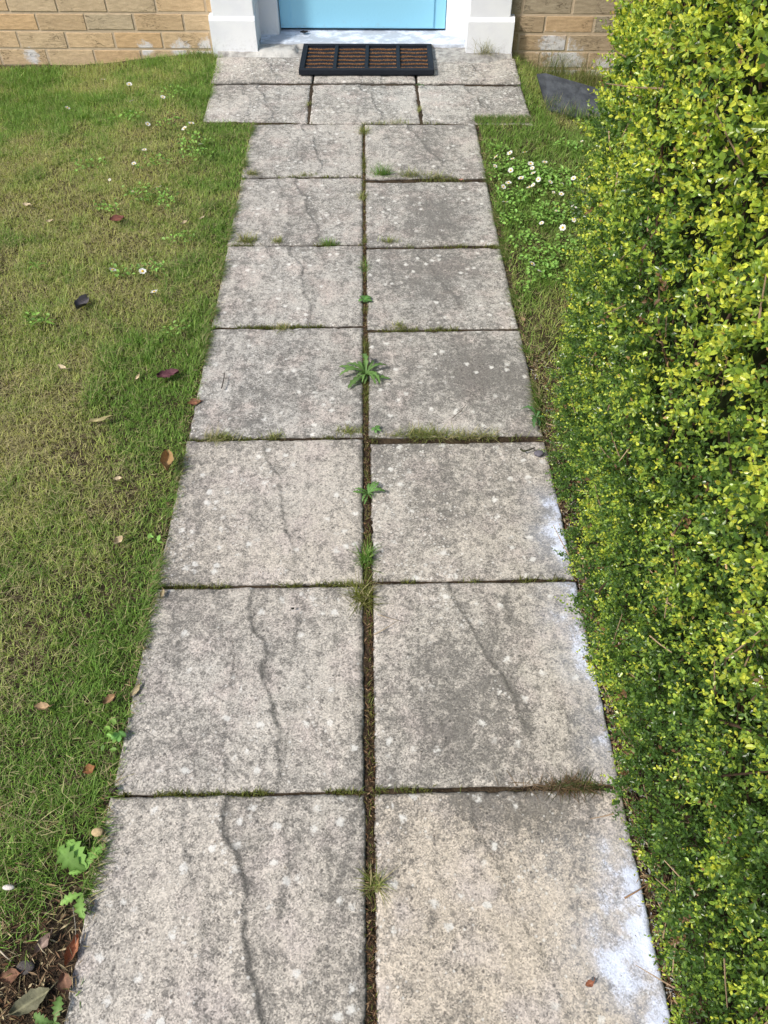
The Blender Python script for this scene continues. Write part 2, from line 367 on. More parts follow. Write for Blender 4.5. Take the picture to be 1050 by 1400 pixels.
def st7(u, v):
    e = .95 * sstep(.80, 1.04, u) * sstep(.0, .25, v)
    s_ = .50 * np.exp(-(((u - .88) / .12) ** 2 + ((v - .56) / .16) ** 2)); s2 = .32 * sstep(.45, .9, u) * sstep(.05, .3, v) * (.5 + fbm(u * 5, v * 5, 8))
    return np.clip(np.maximum(e, s_) + s2 * .8, 0, 1.1)
Ldark = [.52, .52, .50, .55, .48, .52, .56]; Ltan = [.15, .1, .1, .1, .45, .35, .45]
Rdark = [.55, .62, .62, .62, .55, .55, .30]; Rtan = [.15, .1, .1, .15, .35, .35, .95]
Rsp = [[(.5, .3, .3, .1)], [(.62, .55, .28, .35)], [(.5, .35, .28, .42)], [(.68, .42, .3, .45), (.5, .9, .3, -.25)], [(.45, .45, .25, .35)],
       [(.38, .55, .28, .38), (.9, .5, .2, -.15)], [(.4, .06, .16, .55), (.7, .05, .2, .5), (.35, .62, .14, .25), (.1, .1, .1, .3)]]
for i in range(7):
    (a, b), (x0, x1) = Lrows[i], Lx[i]
    slab([(x0, a), (x1, a), (x1, b), (x0, b)], 3 + i, 'grey riven paving slab left of the centre joint, ' + ord_[i], Ldark[i], Ltan[i], dz=[.0, -.001, .001, 0, .002, .0, .001][i], amp=[.42, .38, .38, .26, .26, .48, .66][i], flip=(i == 3))
    (a, b), (x0, x1) = Rrows[i], Rx[i]
    lab = ('clean tan paving slab with whitish edge beside hedge, right half of the bottom row' if i == 6 else
           'grey riven paving slab right of the centre joint, ' + ord_[i])
    slab([(x0, a), (x1, a), (x1, b), (x0, b)], 55 + i, lab, Rdark[i], Rtan[i],
         {4: st5, 5: st6, 6: st7}.get(i), dz=[.001, 0, 0, .001, -.001, .001, 0][i], flip=(i % 3 == 1), spots=Rsp[i], amp=[.5, .35, .4, .3, .3, .6, .28][i], mirror=(i == 3))
T = [[(-.690, 3.634), (-.257, 3.634), (-.2535, 3.243), (-.682, 3.275)], [(-.248, 3.634), (.203, 3.620), (.206, 3.236), (-.2455, 3.240)], [(.2125, 3.618), (.665, 3.60), (.664, 3.216), (.2155, 3.232)]]
for c, l, sd in zip(T, ('left slab of the three across, below the left pilaster', 'middle slab of the three across, in front of the doormat', 'right slab of the three across, beside the slate'), (2, 3, 4)):
    slab(c, sd, 'grey riven paving ' + l, .56, .12, dz=-.003, amp=.4)
T2 = [[(-.705, 3.935), (-.252, 3.935), (-.252, 3.648), (-.695, 3.648)], [(-.244, 3.935), (.204, 3.92), (.204, 3.637), (-.244, 3.648)], [(.213, 3.92), (.675, 3.90), (.667, 3.616), (.213, 3.634)]]
for c, l, sd in zip(T2, ('cut paving slab left of the doormat, against the door step', 'cut paving slab lying under the doormat', 'cut paving slab right of the doormat, against the door step'), (5, 6, 1)):
    slab(c, sd, l, .50, .3, dz=.004, amp=.3)

# ------------------------------------------------------------------ the house front
H = empty('brick_house', (0, 4.0, 0), R(-1.8))
tag(H, 'buff brick house front with pale blue door and white door surround', 'house')
def brick_wall():
    mb_mortar = MB()
    V = []; F = []; C = []
    z0 = -.005 - .075 * 5
    for side, (xa, xb) in enumerate([(-4.2, -.703), (.648, 4.0)]):
        for k in range(38):
            zb = z0 + .075 * k + .010; zt = zb + .065
            off = (k % 2) * .1125 + (0.06 if side else .02)
            x = xa - off
            while x < xb:
                a = max(x, xa); b = min(x + .215, xb)
                if b - a > .02:
                    j = rng.normal(0, .0012, 6); y0 = -.0014 + rng.normal(0, .0005); c = .0016
                    aa, bb, cc, dd = a + j[0], b + j[1], zb + j[2], zt + j[3]
                    bi = len(V)
                    V += [(aa, .05, cc), (bb, .05, cc), (bb, .05, dd), (aa, .05, dd), (aa, y0 + c, cc), (bb, y0 + c, cc), (bb, y0 + c, dd), (aa, y0 + c, dd),
                          (aa + c, y0, cc + c), (bb - c, y0, cc + c), (bb - c, y0, dd - c), (aa + c, y0, dd - c)]
                    F += [[bi + i for i in f] for f in [(8, 9, 10, 11), (4, 5, 9, 8), (5, 6, 10, 9), (6, 7, 11, 10), (7, 4, 8, 11), (0, 1, 5, 4), (1, 2, 6, 5), (2, 3, 7, 6), (3, 0, 4, 7)]]
                    t = rng.uniform(-1, 1); base = np.array((.56, .415, .255) if side == 0 else (.45, .345, .225))
                    col = base * (1 + .09 * t) + np.array((.018, 0, -.010)) * rng.normal()
                    C += [(*np.clip(col, .03, 1), 1)] * 12
                x += .225
    w_ = mesh_np('wall', V, [F], M['brick'], H, {'Col': C})
    mb_mortar.box((-4.2, .0012, -.45), (-.695, .30, 2.5)); mb_mortar.box((.64, .0012, -.45), (4.0, .30, 2.5))
    mb_mortar.box((-.695, .0012, 2.12), (.64, .30, 2.5))
    mb_mortar.build('mortar_backing', M['mortar'], w_)
brick_wall()
def pilaster(x0, x1, xs0, xs1):
    m = MB(); m.box((xs0, -.040, .14), (xs1, .03, 2.2), .003); p = m.build('pilaster', M['white'], H)
    m = MB()
    f0, f1 = -.052, .03
    m.prism([(f1, -.06), (f0, -.06), (f0, .136), (f0 + .014, .153), (f1, .153)], 0, x0, x1)
    m.build('plinth', M['white'], p)
pilaster(-.722, -.514, -.705, -.516); pilaster(.452, .662, .457, .642)
m = MB(); m.box((-.69, -.03, 2.2), (.63, .03, 2.4), .004); m.build('lintel', M['white'], H)
m = MB()
m.box((-.531, .09, .030), (-.424, .16, 2.05), .006); m.box((.362, .09, .030), (.472, .16, 2.05), .006); m.box((-.424, .091, 2.0), (.362, .159, 2.05), .004)
m.build('door_frame', M['white'], H)
m = MB(); m.box((-.5315, .028, .03), (-.512, .0895, 2.2), .002); m.box((.4525, .028, .03), (.473, .0895, 2.2), .002); m.build('reveal', M['white'], H)
m = MB(); m.prism([(.022, -.03), (.022, .020), (.028, .025), (.15, .046), (.30, .046), (.30, -.03)], 0, -.511, .452); m.build('door_sill', M['sill'], H)
D = MB(); D.box((-.421, .125, .052), (.359, .165, 1.998), .003); d_ = D.build('door', M['door'], H)
m = MB()
m.box((-.366, .1185, .056), (.304, .1255, 1.93), .003); m.build('door_panel', M['door'], d_)
m = MB(); m.box((-.42, .135, .0455), (.358, .16, .0525)); m.build('rubber_seal', M['rubber'], d_)
# mortar haunch in front of the door
nx_ = 150; ny_ = 14; u = np.linspace(-.70, .665, nx_); v = np.linspace(0, 1, ny_); Uh, Vh = np.meshgrid(u, v)
front = -.085 - .03 * fbm(Uh * 7, Uh * 0, 5) - .10 * sstep(.27, .33, Uh) * sstep(.68, .5, Uh)
Yh = front + (0.022 - front) * Vh
Zh = -.012 + .030 * sstep(0, .55, Vh) + .010 * (fbm(Uh * 22, Vh * 3, 8) - .5) - .012 * (Uh > .3) * Vh
Zh = np.where((np.abs(Uh + .012) < .325) & (Yh < .016), np.minimum(Zh, .003), Zh)
ii = np.arange(nx_ * ny_).reshape(ny_, nx_)
qh = np.stack([ii[:-1, :-1], ii[:-1, 1:], ii[1:, 1:], ii[1:, :-1]], -1).reshape(-1, 4)
mesh_np('mortar_haunch', np.stack([Uh, Yh, Zh], -1).reshape(-1, 3), [qh], M['concrete'], H, smooth=True)

# ------------------------------------------------------------------ doormat
mat = empty('doormat', (-.012, 3.695, .004), R(-1.2)); tag(mat, 'black rubber doormat with brown coir bristle strips, lying before the blue door', 'doormat')
m = MB(); wm, dm, hm = .6, .315, .023
m.box((-.3, 0, 0), (.3, .024, hm), .004); m.box((-.3, dm - .018, 0), (.3, dm, hm), .004)
for a, b in ((-.3, -.276), (.276, .3), (-.150, -.134), (-.008, .008), (.134, .150)): m.box((a, .0235, .0), (b, dm - .0175, hm - .0008), .003)
m.box((-.299, .001, .0), (.299, dm - .001, .0115)); m.build('rubber_frame', M['rubber'], mat)
for xa, xb in ((-.274, -.152), (-.132, -.010), (.010, .132), (.152, .274)):
    V = []; F = []; C = []
    for r_ in range(6):
        yc = .046 + r_ * .044
        for _ in range(600):
            bx = rng.uniform(xa, xb); by = yc + rng.normal(0, .0034) + .002 * math.sin(bx * 60 + r_); L = rng.uniform(.002, .0055)
            a = rng.uniform(0, 6.28); l = rng.uniform(.0, .004); wd = .0006
            b = len(V); t = (bx + l * math.cos(a), by + l * math.sin(a) * .6, .0112 + L)
            c_, s_ = math.cos(a + 1.57) * wd, math.sin(a + 1.57) * wd
            V += [(bx - c_, by - s_, .0112), (bx + c_, by + s_, .0112), (t[0] + c_, t[1] + s_, t[2]), (t[0] - c_, t[1] - s_, t[2])]
            F.append((b, b + 1, b + 2, b + 3)); k = rng.uniform(.6, 1.5); cc = (.46 * k, .24 * k, .11 * k, 1); dk = tuple(q * .22 for q in cc[:3]) + (1,)
            C += [dk, dk, cc, cc]
    mesh_np('coir_strip', V, [F], M['coir'], mat, {'Col': C})

# ------------------------------------------------------------------ slate leaning in the grass
sp = [Vector(q) for q in (G(734, 101, .0), G(746, 100, .0), G(819, 121, -.005), G(828, 139, -.02), G(818, 166, -.06), G(748, 150, -.06))]
cen = sum(sp, Vector()) / 6
nrm = (sp[2] - sp[0]).cross(sp[5] - sp[0]).normalized()
if nrm.z < 0: nrm = -nrm
so_ = empty('slate_piece', cen); tag(so_, 'dark blue-grey broken roof slate leaning in grass beside the brick wall', 'slate')
m = MB(); top_ = [p - cen for p in sp]; bot_ = [p - nrm * .009 for p in top_]
m.add([*top_, *bot_], [list(range(6)), list(range(11, 5, -1))] + [(i, (i + 1) % 6, 6 + (i + 1) % 6, 6 + i) for i in range(6)])
o = m.build('slate_sheet', M['slate'], so_)
m = MB(); hp = Vector(G(783, 131, -.01)) - cen
hp = hp - nrm * (hp - top_[0]).dot(nrm) + nrm * .0006
uu = (sp[2] - sp[0]).normalized(); vv = nrm.cross(uu)
m.add([hp + uu * .009 * math.cos(a * .785) + vv * .007 * math.sin(a * .785) for a in range(8)] + [hp - nrm * .004], [(i, (i + 1) % 8, 8) for i in range(8)])
m.build('nail_hole', M['core'], so_)

# ------------------------------------------------------------------ grass
def on_path(x, y, mrg=0.0):
    a = (x > -.474 + mrg) & (x < .430 - mrg) & (y < 3.24)
    b = (x > -.70 + mrg) & (x < .668 - mrg) & (y >= 3.24 - .02) & (y < 3.94)
    return a | b
def hedge_x(y):
    return np.interp(y, [.2, 1.28, 1.75, 2.1, 3.27, 3.9], [.378, .410, .545, .66, 1.0, 1.14])
def blades(name, x, y, z0, L, wd, lean, col, mat, parent=None, curve=.5, az=None):
    n = len(x); az = rng.uniform(0, 2 * np.pi, n) if az is None else az
    hd = np.stack([np.cos(az), np.sin(az), np.zeros(n)], -1); pd = np.stack([-np.sin(az), np.cos(az), np.zeros(n)], -1)
    tw = rng.uniform(-.8, .8, n)[:, None]; pd = unit(pd + hd * tw * .5)
    base = np.stack([x, y, z0], -1)
    def at(t):
        sl_ = np.sin(lean)[:, None]; cl = np.cos(lean)[:, None]
        c = curve * t * t
        p = base + (hd * (sl_ * t + c * .5) + np.array([0, 0, 1.]) * (cl * t - c * .35)) * L[:, None]
        p[:, 2] = np.maximum(p[:, 2], z0 + .0012)
        return p
    p1, p2 = at(.5), at(1.0); w_ = wd[:, None] / 2
    V = np.stack([base - pd * w_, base + pd * w_, p1 - pd * w_ * .85, p1 + pd * w_ * .85, p2], 1).reshape(-1, 3)
    i0 = np.arange(n) * 5
    q = np.stack([i0, i0 + 1, i0 + 3, i0 + 2], -1); t3 = np.stack([i0 + 2, i0 + 3, i0 + 4], -1)
    col = np.asarray(col); C = np.repeat(np.concatenate([col, np.ones((n, 1))], 1)[:, None, :], 5, 1)
    return mesh_np(name, V, [q, t3], mat, parent, {'Col': C.reshape(-1, 4)})
GREEN = np.array((.215, .345, .065)); YEL = np.array((.49, .48, .16)); STRAW = np.array((.50, .45, .235)); DEEP = np.array((.095, .22, .035))
def lawn(name, label, x, y, dens, hgt, straw, green):
    """dens: keep probability, straw / green fields 0..1"""
    k = rng.uniform(0, 1, len(x)) < dens; x, y, hgt, straw, green = x[k], y[k], hgt[k], straw[k], green[k]
    n = len(x); r = rng.uniform(0, 1, n); dead = r < straw
    t = np.clip(green + rng.normal(0, .16, n), 0, 1)[:, None]
    col = YEL * (1 - t) + GREEN * t; tt = np.clip(t * 1.6 - 1, 0, 1); col = col * (1 - .8 * tt) + DEEP * .8 * tt
    s2 = rng.uniform(.55, 1.15, n)[:, None]; col = np.where(dead[:, None], STRAW * s2, col)
    col = col * rng.uniform(.6, 1.45, n)[:, None]
    L = hgt * rng.uniform(.45, 1.25, n); lean = np.where(dead, rng.uniform(.9, 1.55, n), np.abs(rng.normal(.55, .4, n)))
    L = np.where(dead, L * rng.uniform(.5, 1.15, n), L); wd = np.where(dead, rng.uniform(.0005, .0011, n), rng.uniform(.0010, .0021, n))
    z = soil_z(x, y) - .003 + np.where(dead, rng.uniform(0, .022, n) * np.minimum(1, hgt / .03), 0)
    o = blades(name, x, y, z, L, wd, lean, col, M['grass'])
    return tag(o, label, 'grass', kind='stuff')
def left_fields(x, y):
    pat = fbm(x * 3.2, y * 3.2, 201); fine = fbm(x * 11, y * 11, 203)
    nearp = sstep(.42, .0, -.474 - x)
    green = np.clip(.46 + .9 * (pat - .5) + .9 * (fine - .5) + .50 * nearp + .25 * sstep(2.7, 3.6, y) + .22 * sstep(1.1, .5, y), 0, 1)
    straw = np.clip(.27 - .5 * (fine - .5) - .28 * nearp - .7 * (pat - .5) - .1 * sstep(2.9, 3.6, y) + .05 * sstep(1.3, .8, y), .06, .75)
    return green, straw, pat, fine
N = 680000
x = np.concatenate([rng.uniform(-1.95, -.45, N), rng.uniform(-3.2, -1.9, 50000)]); y = np.concatenate([rng.uniform(-.1, 4.0, N), rng.uniform(-.5, 4.0, 50000)])
green, straw, pat, fine = left_fields(x, y)
edge_ = np.where(y < 3.24, -.474, -.695) + .002 + .040 * (fbm(y * 11, y * 0 + 2, 77) - .45) + .008 * sstep(1.4, 2.4, y) + .012 * (fbm(y * 60, y * 0, 78) - .5)
dens = (x < edge_) * (y < 4.0 - .0) * np.clip(.68 + 1.2 * (fine - .35), .35, 1)
bare = np.exp(-(((x + .62) / .16) ** 2 + ((y - .16) / .14) ** 2))                     # bare soil corner
bare2 = np.exp(-(((x + .50) / .035) ** 2)) * sstep(.55, .30, y)
hump = sstep(.55, .75, fbm(x * 16 + 5, y * 16, 909)); green = np.clip(green + .35 * hump, 0, 1)
dens = dens * np.clip(1 - 1.35 * bare - 1.0 * bare2, 0.0, 1) * np.where(y > 3.9, .8, 1)
hgt = .018 + .013 * fbm(x * 5, y * 5, 301) + .012 * sstep(3.2, 3.9, y) + .007 * sstep(.8, .3, y) + .014 * hump
lawn('lawn_grass', 'patchy green and straw coloured lawn left of the paved path', x, y, dens, hgt, straw, green)
N = 210000
x = rng.uniform(.40, 1.6, N); y = rng.uniform(1.05, 4.0, N)
fine = fbm(x * 11, y * 11, 403); pat = fbm(x * 3, y * 3, 405)
edge_ = np.where(y < 3.23, .434, .668) - .001 - .032 * (fbm(y * 14, y * 0 + 5, 79) - .45)
brown = np.clip(sstep(2.15, 1.5, y) * 1.0 + .8 * np.exp(-((y - 3.38) / .10) ** 2) * sstep(.7, .8, x), 0, 1)
green = np.clip(.95 + 1.0 * (fine - .5) + .6 * (pat - .5) - .55 * brown - .25 * sstep(3.5, 3.8, y), 0, 1); straw = np.clip(.10 + .30 * brown + .25 * sstep(3.45, 3.8, y) - .3 * (fine - .5), .02, .8)
dens = (x > edge_) * (x < hedge_x(y) + .10) * np.clip(.6 + 1.2 * (fine - .35), .3, 1) * (1 - .45 * brown) * sstep(1.2, 1.5, y)
slate_hide = (x > .76) & (x < .97) & (y > 3.33) & (y < 3.66) & (y - 3.66 > (x - .76) * -.9 - .22)
dens = dens * np.where(slate_hide, .45, 1)
hgt = .024 + .016 * fbm(x * 5, y * 5, 301) + .018 * sstep(3.4, 3.8, y)
lawn('verge_grass', 'greener grass between the path and the hedge', x, y, dens, hgt, straw, green)
def edge_grass():
    n = 15000; side = rng.integers(0, 3, n); y = rng.uniform(.30, 3.22, n)
    x = np.where(side == 1, .432 + rng.uniform(-.002, .012, n), -.476 - rng.uniform(-.002, .012, n)); az = np.where(side == 1, np.pi, 0) + rng.normal(0, .7, n)
    t3 = side == 2; x = np.where(t3, np.where(rng.uniform(0, 1, n) < .5, rng.uniform(-.69, -.478, n), rng.uniform(.43, .66, n)), x); y = np.where(t3, 3.236 - rng.uniform(0, .012, n), y); az = np.where(t3, np.pi / 2 + rng.normal(0, .6, n), az)
    cl = fbm(y * 16, x * 5 + side, 811); keep = (rng.uniform(0, 1, n) < sstep(.46, .66, cl)) & ~((side == 1) & (y < 1.35))
    x, y, az, cl = x[keep], y[keep], az[keep], cl[keep]; n = len(x); dead = rng.uniform(0, 1, n) < .28
    col = np.where(dead[:, None], STRAW * rng.uniform(.3, .8, n)[:, None], (GREEN * .45 + DEEP * .35) * rng.uniform(.5, 1.3, n)[:, None])
    o = blades('edge_grass', x, y, np.full(n, -.006), rng.uniform(.018, .042, n), rng.uniform(.0008, .0019, n), rng.uniform(.45, 1.25, n), col, M['grass'], az=az)
    tag(o, 'ragged grass fringe creeping over the slab edges from the lawns', 'grass', kind='stuff')
edge_grass()
def joint_moss():
    P = []
    n = 9000; y = rng.uniform(.1, 3.22, n); cx = np.interp(y, [0, .5, 1.0, 1.4, 1.9, 3.2], [-.0155, -.0155, -.0175, -.019, -.0215, -.0245])
    k = rng.uniform(0, 1, n) < .10 + .9 * sstep(.52, .66, fbm(y * 9, y * 0 + 4, 821)) * sstep(.2, 1.4, y)
    P.append(np.stack([cx + rng.uniform(-.006, .006, n), y], -1)[k])
    for a, b in zip([r[1] for r in Lrows[:-1]], [r[0] for r in Lrows[1:]]):
        n = 900; x = rng.uniform(-.47, -.03, n); k = rng.uniform(0, 1, n) < sstep(.46, .66, fbm(x * 14, x * 0 + a * 9, 823)); P.append(np.stack([x, rng.uniform(b - .001, a + .001, n)], -1)[k])
    for a, b in zip([r[1] for r in Rrows[:-1]], [r[0] for r in Rrows[1:]]):
        n = 900; x = rng.uniform(-.01, .425, n); k = rng.uniform(0, 1, n) < sstep(.46, .66, fbm(x * 14, x * 0 + a * 9, 827)); P.append(np.stack([x, rng.uniform(b - .001, a + .001, n)], -1)[k])
    n = 700; x = rng.uniform(-.66, .65, n); k = rng.uniform(0, 1, n) < sstep(.5, .7, fbm(x * 12, x * 0, 829)); P.append(np.stack([x, rng.uniform(3.222, 3.24, n)], -1)[k])
    P = np.concatenate(P); n = len(P)
    col = np.array((.13, .17, .045)) * rng.uniform(.4, 1.5, n)[:, None] + np.array((.05, .01, 0)) * rng.uniform(0, 1, n)[:, None]
    o = blades('joint_moss', P[:, 0], P[:, 1], np.full(n, -.012), rng.uniform(.008, .019, n), rng.uniform(.0008, .0018, n), np.abs(rng.normal(.4, .4, n)), col, M['grass'])
    tag(o, 'thin olive moss and grass growing in the paving joints', 'moss', kind='stuff')
joint_moss()
# white clover / low broad-leaved weeds
def broadleaf(name, label, pts, n_per, size=(.008, .015)):
    P = []; 
    for (qx, qy, r) in pts:
        c = G(qx, qy); k = int(n_per * (r / .06) ** 2)
        a = rng.uniform(0, 6.28, k); rr = r * np.sqrt(rng.uniform(0, 1, k)) * (1 + .3 * np.sin(3 * a + qx))
        P.append(np.stack([c[0] + rr * np.cos(a) * 1.25, c[1] + rr * np.sin(a)], -1))
    P = np.concatenate(P); k = ~on_path(P[:, 0], P[:, 1], -.006); P = P[k]; n = len(P)
    s = rng.uniform(*size, n); az = rng.uniform(0, 6.28, n); z = soil_z(P[:, 0], P[:, 1]) + rng.uniform(.018, .034, n)
    d = np.stack([np.cos(az), np.sin(az), rng.uniform(-.2, .7, n)], -1); d = unit(d); b = unit(np.cross(d, np.array([0, 0, 1.]))); up = np.cross(b, d)
    b = unit(b + up * rng.normal(0, .3, n)[:, None])
    o_ = np.stack([P[:, 0], P[:, 1], z], -1); S_ = s[:, None]
    V = np.stack([o_, o_ + d * S_ * .35 + b * S_ * .33, o_ + d * S_ * .8 + b * S_ * .30, o_ + d * S_ * 1.05, o_ + d * S_ * .8 - b * S_ * .30, o_ + d * S_ * .35 - b * S_ * .33], 1)
    V[:, [1, 2, 4, 5]] += (up * S_ * .12)[:, None, :]
    i0 = np.arange(n)[:, None] * 6
    C = np.array((.20, .38, .085)) * rng.uniform(.5, 1.5, n)[:, None] + np.array((.05, .03, .0)) * rng.uniform(0, 1, n)[:, None]
    C = np.repeat(np.concatenate([C, np.ones((n, 1))], 1)[:, None], 6, 1).reshape(-1, 4)
    return tag(mesh_np(name, V.reshape(-1, 3), [i0 + np.array([0, 1, 2, 3]), i0 + np.array([0, 3, 4, 5])], M['weed'], attrs={'Col': C}), label, 'clover', kind='stuff')
broadleaf('clover', 'low bright green clover patches among the left lawn', [(195, 265, .06), (225, 275, .05), (175, 160, .05), (235, 170, .05), (265, 195, .06), (150, 285, .04), (205, 372, .05), (240, 455, .035), (165, 375, .03), (265, 215, .05), (210, 225, .05),
          (120, 225, .05), (225, 740, .025), (165, 1003, .02), (152, 1018, .015), (240, 128, .05), (50, 440, .03), (250, 330, .04)], 75)
broadleaf('verge_clover', 'bright green clover patch below the daisies right of the path', [(700, 235, .09), (730, 240, .08), (760, 250, .08), (705, 270, .07), (690, 300, .05), (745, 300, .06), (735, 355, .07), (770, 340, .06), (720, 330, .05), (760, 290, .06),
          (745, 375, .05), (785, 200, .05), (680, 205, .04), (715, 395, .03)], 130)

# ------------------------------------------------------------------ daisies (one built, the rest copied)
def make_daisy():
    r = empty('daisy'); V = []; F = []; n = 17
    for i in range(n):
        a = 2 * math.pi * i / n + rng.normal(0, .05); L = .0088 * rng.uniform(.85, 1.1); w_ = .0017
        c, s = math.cos(a), math.sin(a); b = len(V); z1, z2 = .0008, .0016 + rng.normal(0, .0006)
        for (t, q, z) in ((.2, .5, 0), (.6, 1, z1), (.93, .8, z2), (1.0, 0, z2)):
            V += [(c * L * t - s * w_ * q, s * L * t + c * w_ * q, z), (c * L * t + s * w_ * q, s * L * t - c * w_ * q, z)]
        F += [(b, b + 2, b + 3, b + 1), (b + 2, b + 4, b + 5, b + 3), (b + 4, b + 6, b + 7, b + 5)]
    pt = mesh_np('petals', V, [F], M['petal'], r, {'Col': [(.80, .80, .77, 1)] * len(V)})
    bm = bmesh.new(); bmesh.ops.create_uvsphere(bm, u_segments=10, v_segments=6, radius=.0032)
    for v in bm.verts: v.co.z = v.co.z * .45 + .001
    me = bpy.data.meshes.new('flower_centre'); bm.to_mesh(me); bm.free(); at = me.attributes.new('Col', 'FLOAT_COLOR', 'POINT')
    for d in at.data: d.color = (.75, .52, .04, 1)
    me.materials.append(M['petal']); link(bpy.data.objects.new('flower_centre', me), r)
    m = MB(); m.tube([(0, 0, .0005), (.001, .001, -.015), (.003, 0, -.035)], .0007, .0008, 5, (.09, .16, .04, 1)); m.build('stem', M['weed'], r)
    return r
def copy_tree(o, parent=None):
    c = o.copy(); COL.objects.link(c); c.parent = parent
    for ch in list(o.children): copy_tree(ch, c)
    return c
dR = [(255, 370), (337, 347), (427, 343), (352, 382), (248, 425), (461, 411), (471, 437), (478, 467), (545, 402), (342, 450), (404, 497), (508, 505), (579, 520), (329, 526), (298, 549),
      (455, 552), (477, 538), (645, 592), (715, 597), (718, 498), (773, 448), (828, 497), (767, 574), (804, 660), (720, 676), (720, 747), (527, 766), (653, 793), (470, 1010), (515, 1055), (598, 582),
      (648, 533), (309, 640), (614, 694), (803, 503), (768, 277)]
dR = [(620 + a / 4.375, 130 + b / 4.375) for a, b in dR]
dL = [(424, 326), (530, 346), (539, 415), (277, 443), (606, 509), (592, 615), (549, 671), (823, 592), (785, 506), (756, 527), (450, 738), (668, 399)]
dL = [(a / 3, b / 3) for a, b in dL] + [(154, 369), (211, 399), (217, 256), (195, 371), (181, 262)]
first = None
for k, (a, b) in enumerate(dR + dL):
    p = G(a, b, .026); gz = float(soil_z(p[0], p[1])); p = G(a, b, gz + .042)
    o = make_daisy() if first is None else copy_tree(first)
    first = first or o
    s = rng.uniform(.95, 1.35) * (.55 if k in (30, 31, 33, 34, 35, 46, 52) else 1.0)
    if k in (1, 15, 19, 37, 38): s *= 1.15
    o.location = p; o.scale = (s, s, s if s > .7 else 1); o.rotation_euler = (rng.normal(.35, .25), rng.normal(0, .25), rng.uniform(0, 6.28))
    if k < len(dR): tag(o, 'small white daisy with yellow centre among the clover right of the path', 'daisy', 'daisies right of the path')
    else: tag(o, 'small white daisy with yellow centre scattered in the left lawn', 'daisy', 'daisies in the left lawn')

# ------------------------------------------------------------------ weeds and tufts in the joints
def rosette(loc, n, L, col, label, name='dandelion', cat='weed', lift=.5, wide=.22, az0=None, spread=6.28, toothed=True):
    r = empty(name, loc)
    V = []; F = []; C = []
    for i in range(n):
        a = (az0 if az0 is not None else 0) + spread * (i + rng.uniform(-.3, .3)) / n; l = L * rng.uniform(.35, 1.15); w0 = l * wide * rng.uniform(.8, 1.2)
        k = 11; lf = lift * rng.uniform(.3, 1.6); tw = rng.uniform(-.55, .55); b = len(V); cc = np.array(col) * rng.uniform(.7, 1.3)
        for j in range(k):
            t = j / (k - 1); rr = l * t; z = l * (lf * t - .75 * lf * t * t * 1.2) + .002
            wid = w0 * (math.sin(math.pi * min(1, t * .93 + .07)) ** .8) * (.35 + .9 * t) * ((1.0 if j % 2 else .5) if toothed else 1)
            if j == k - 1: wid = 0.0006
            c, s = math.cos(a + tw * t), math.sin(a + tw * t)
            V += [(c * rr - s * wid, s * rr + c * wid, z + wid * .25), (c * rr, s * rr, z), (c * rr + s * wid, s * rr - c * wid, z + wid * .25)]
            C += [(*cc, 1), (*(cc * 1.5 + .03), 1), (*cc, 1)]
        for j in range(k - 1):
            o = b + j * 3; F += [(o, o + 3, o + 4, o + 1), (o + 1, o + 4, o + 5, o + 2)]
    mesh_np('leaves', V, [F], M['weed'], r, {'Col': C}, smooth=True)
    return tag(r, label, cat)
WG = (.13, .27, .06)
g0 = lambda a, b, z=-.004: G(a, b, z)
rosette(g0(500, 512), 24, .070, (.105, .20, .05), 'largest dandelion weed with long toothed leaves growing in the centre joint', wide=.14, lift=1.0)
rosette(g0(503, 676), 11, .038, (.09, .19, .045), 'smaller dark green weed in the centre joint, third slab row', wide=.16, lift=.8)
rosette(g0(498, 411), 9, .026, (.07, .17, .035), 'small round-leaved weed in the centre joint, fifth slab row', toothed=False, wide=.38)
rosette(G(118, 1190, .0), 4, .062, (.17, .32, .06), 'pale green sow thistle with broad leaves at the bottom left lawn corner', wide=.30, az0=1.6, spread=2.4)
rosette(G(114, 1222, .0), 2, .045, (.19, .34, .07), 'single pale lobed weed leaf pair overlapping the bottom left slab edge', wide=.34, az0=3.3, spread=2.2)
rosette(G(75, 1398, .0), 4, .035, (.12, .22, .05), 'light green seedling in bare soil at the bottom left', wide=.34)
rosette(G(733, 572, .0), 6, .045, (.06, .16, .04), 'upright green weed beside the right end of the third row joint', lift=1.0, wide=.2)
rosette(G(727, 72, -.03), 7, .06, (.05, .10, .03), 'dark leafy weed against the brick wall right of the door', lift=1.3, wide=.3, toothed=False)
rosette(G(575, 117, .002), 7, .024, (.05, .11, .03), 'flat weed in the slab joint just below the doormat right end', wide=.25)
rosette(G(62, 440, .004), 6, .04, (.12, .24, .03), 'bright green coarse grass rosette in the left lawn', wide=.12, toothed=False)
rosette(G(50, 365, .004), 6, .05, (.11, .22, .03), 'bright green long-bladed grass clump near the left edge', wide=.10, toothed=False, lift=1)
rosette(G(165, 1004, .004), 7, .016, (.10, .24, .05), 'small round-leaved seedling at the left slab edge, second row', wide=.45, toothed=False)
rosette(G(515, 588, .0), 6, .014, (.12, .26, .07), 'tiny pale green seedling beside the centre joint', wide=.4, toothed=False)
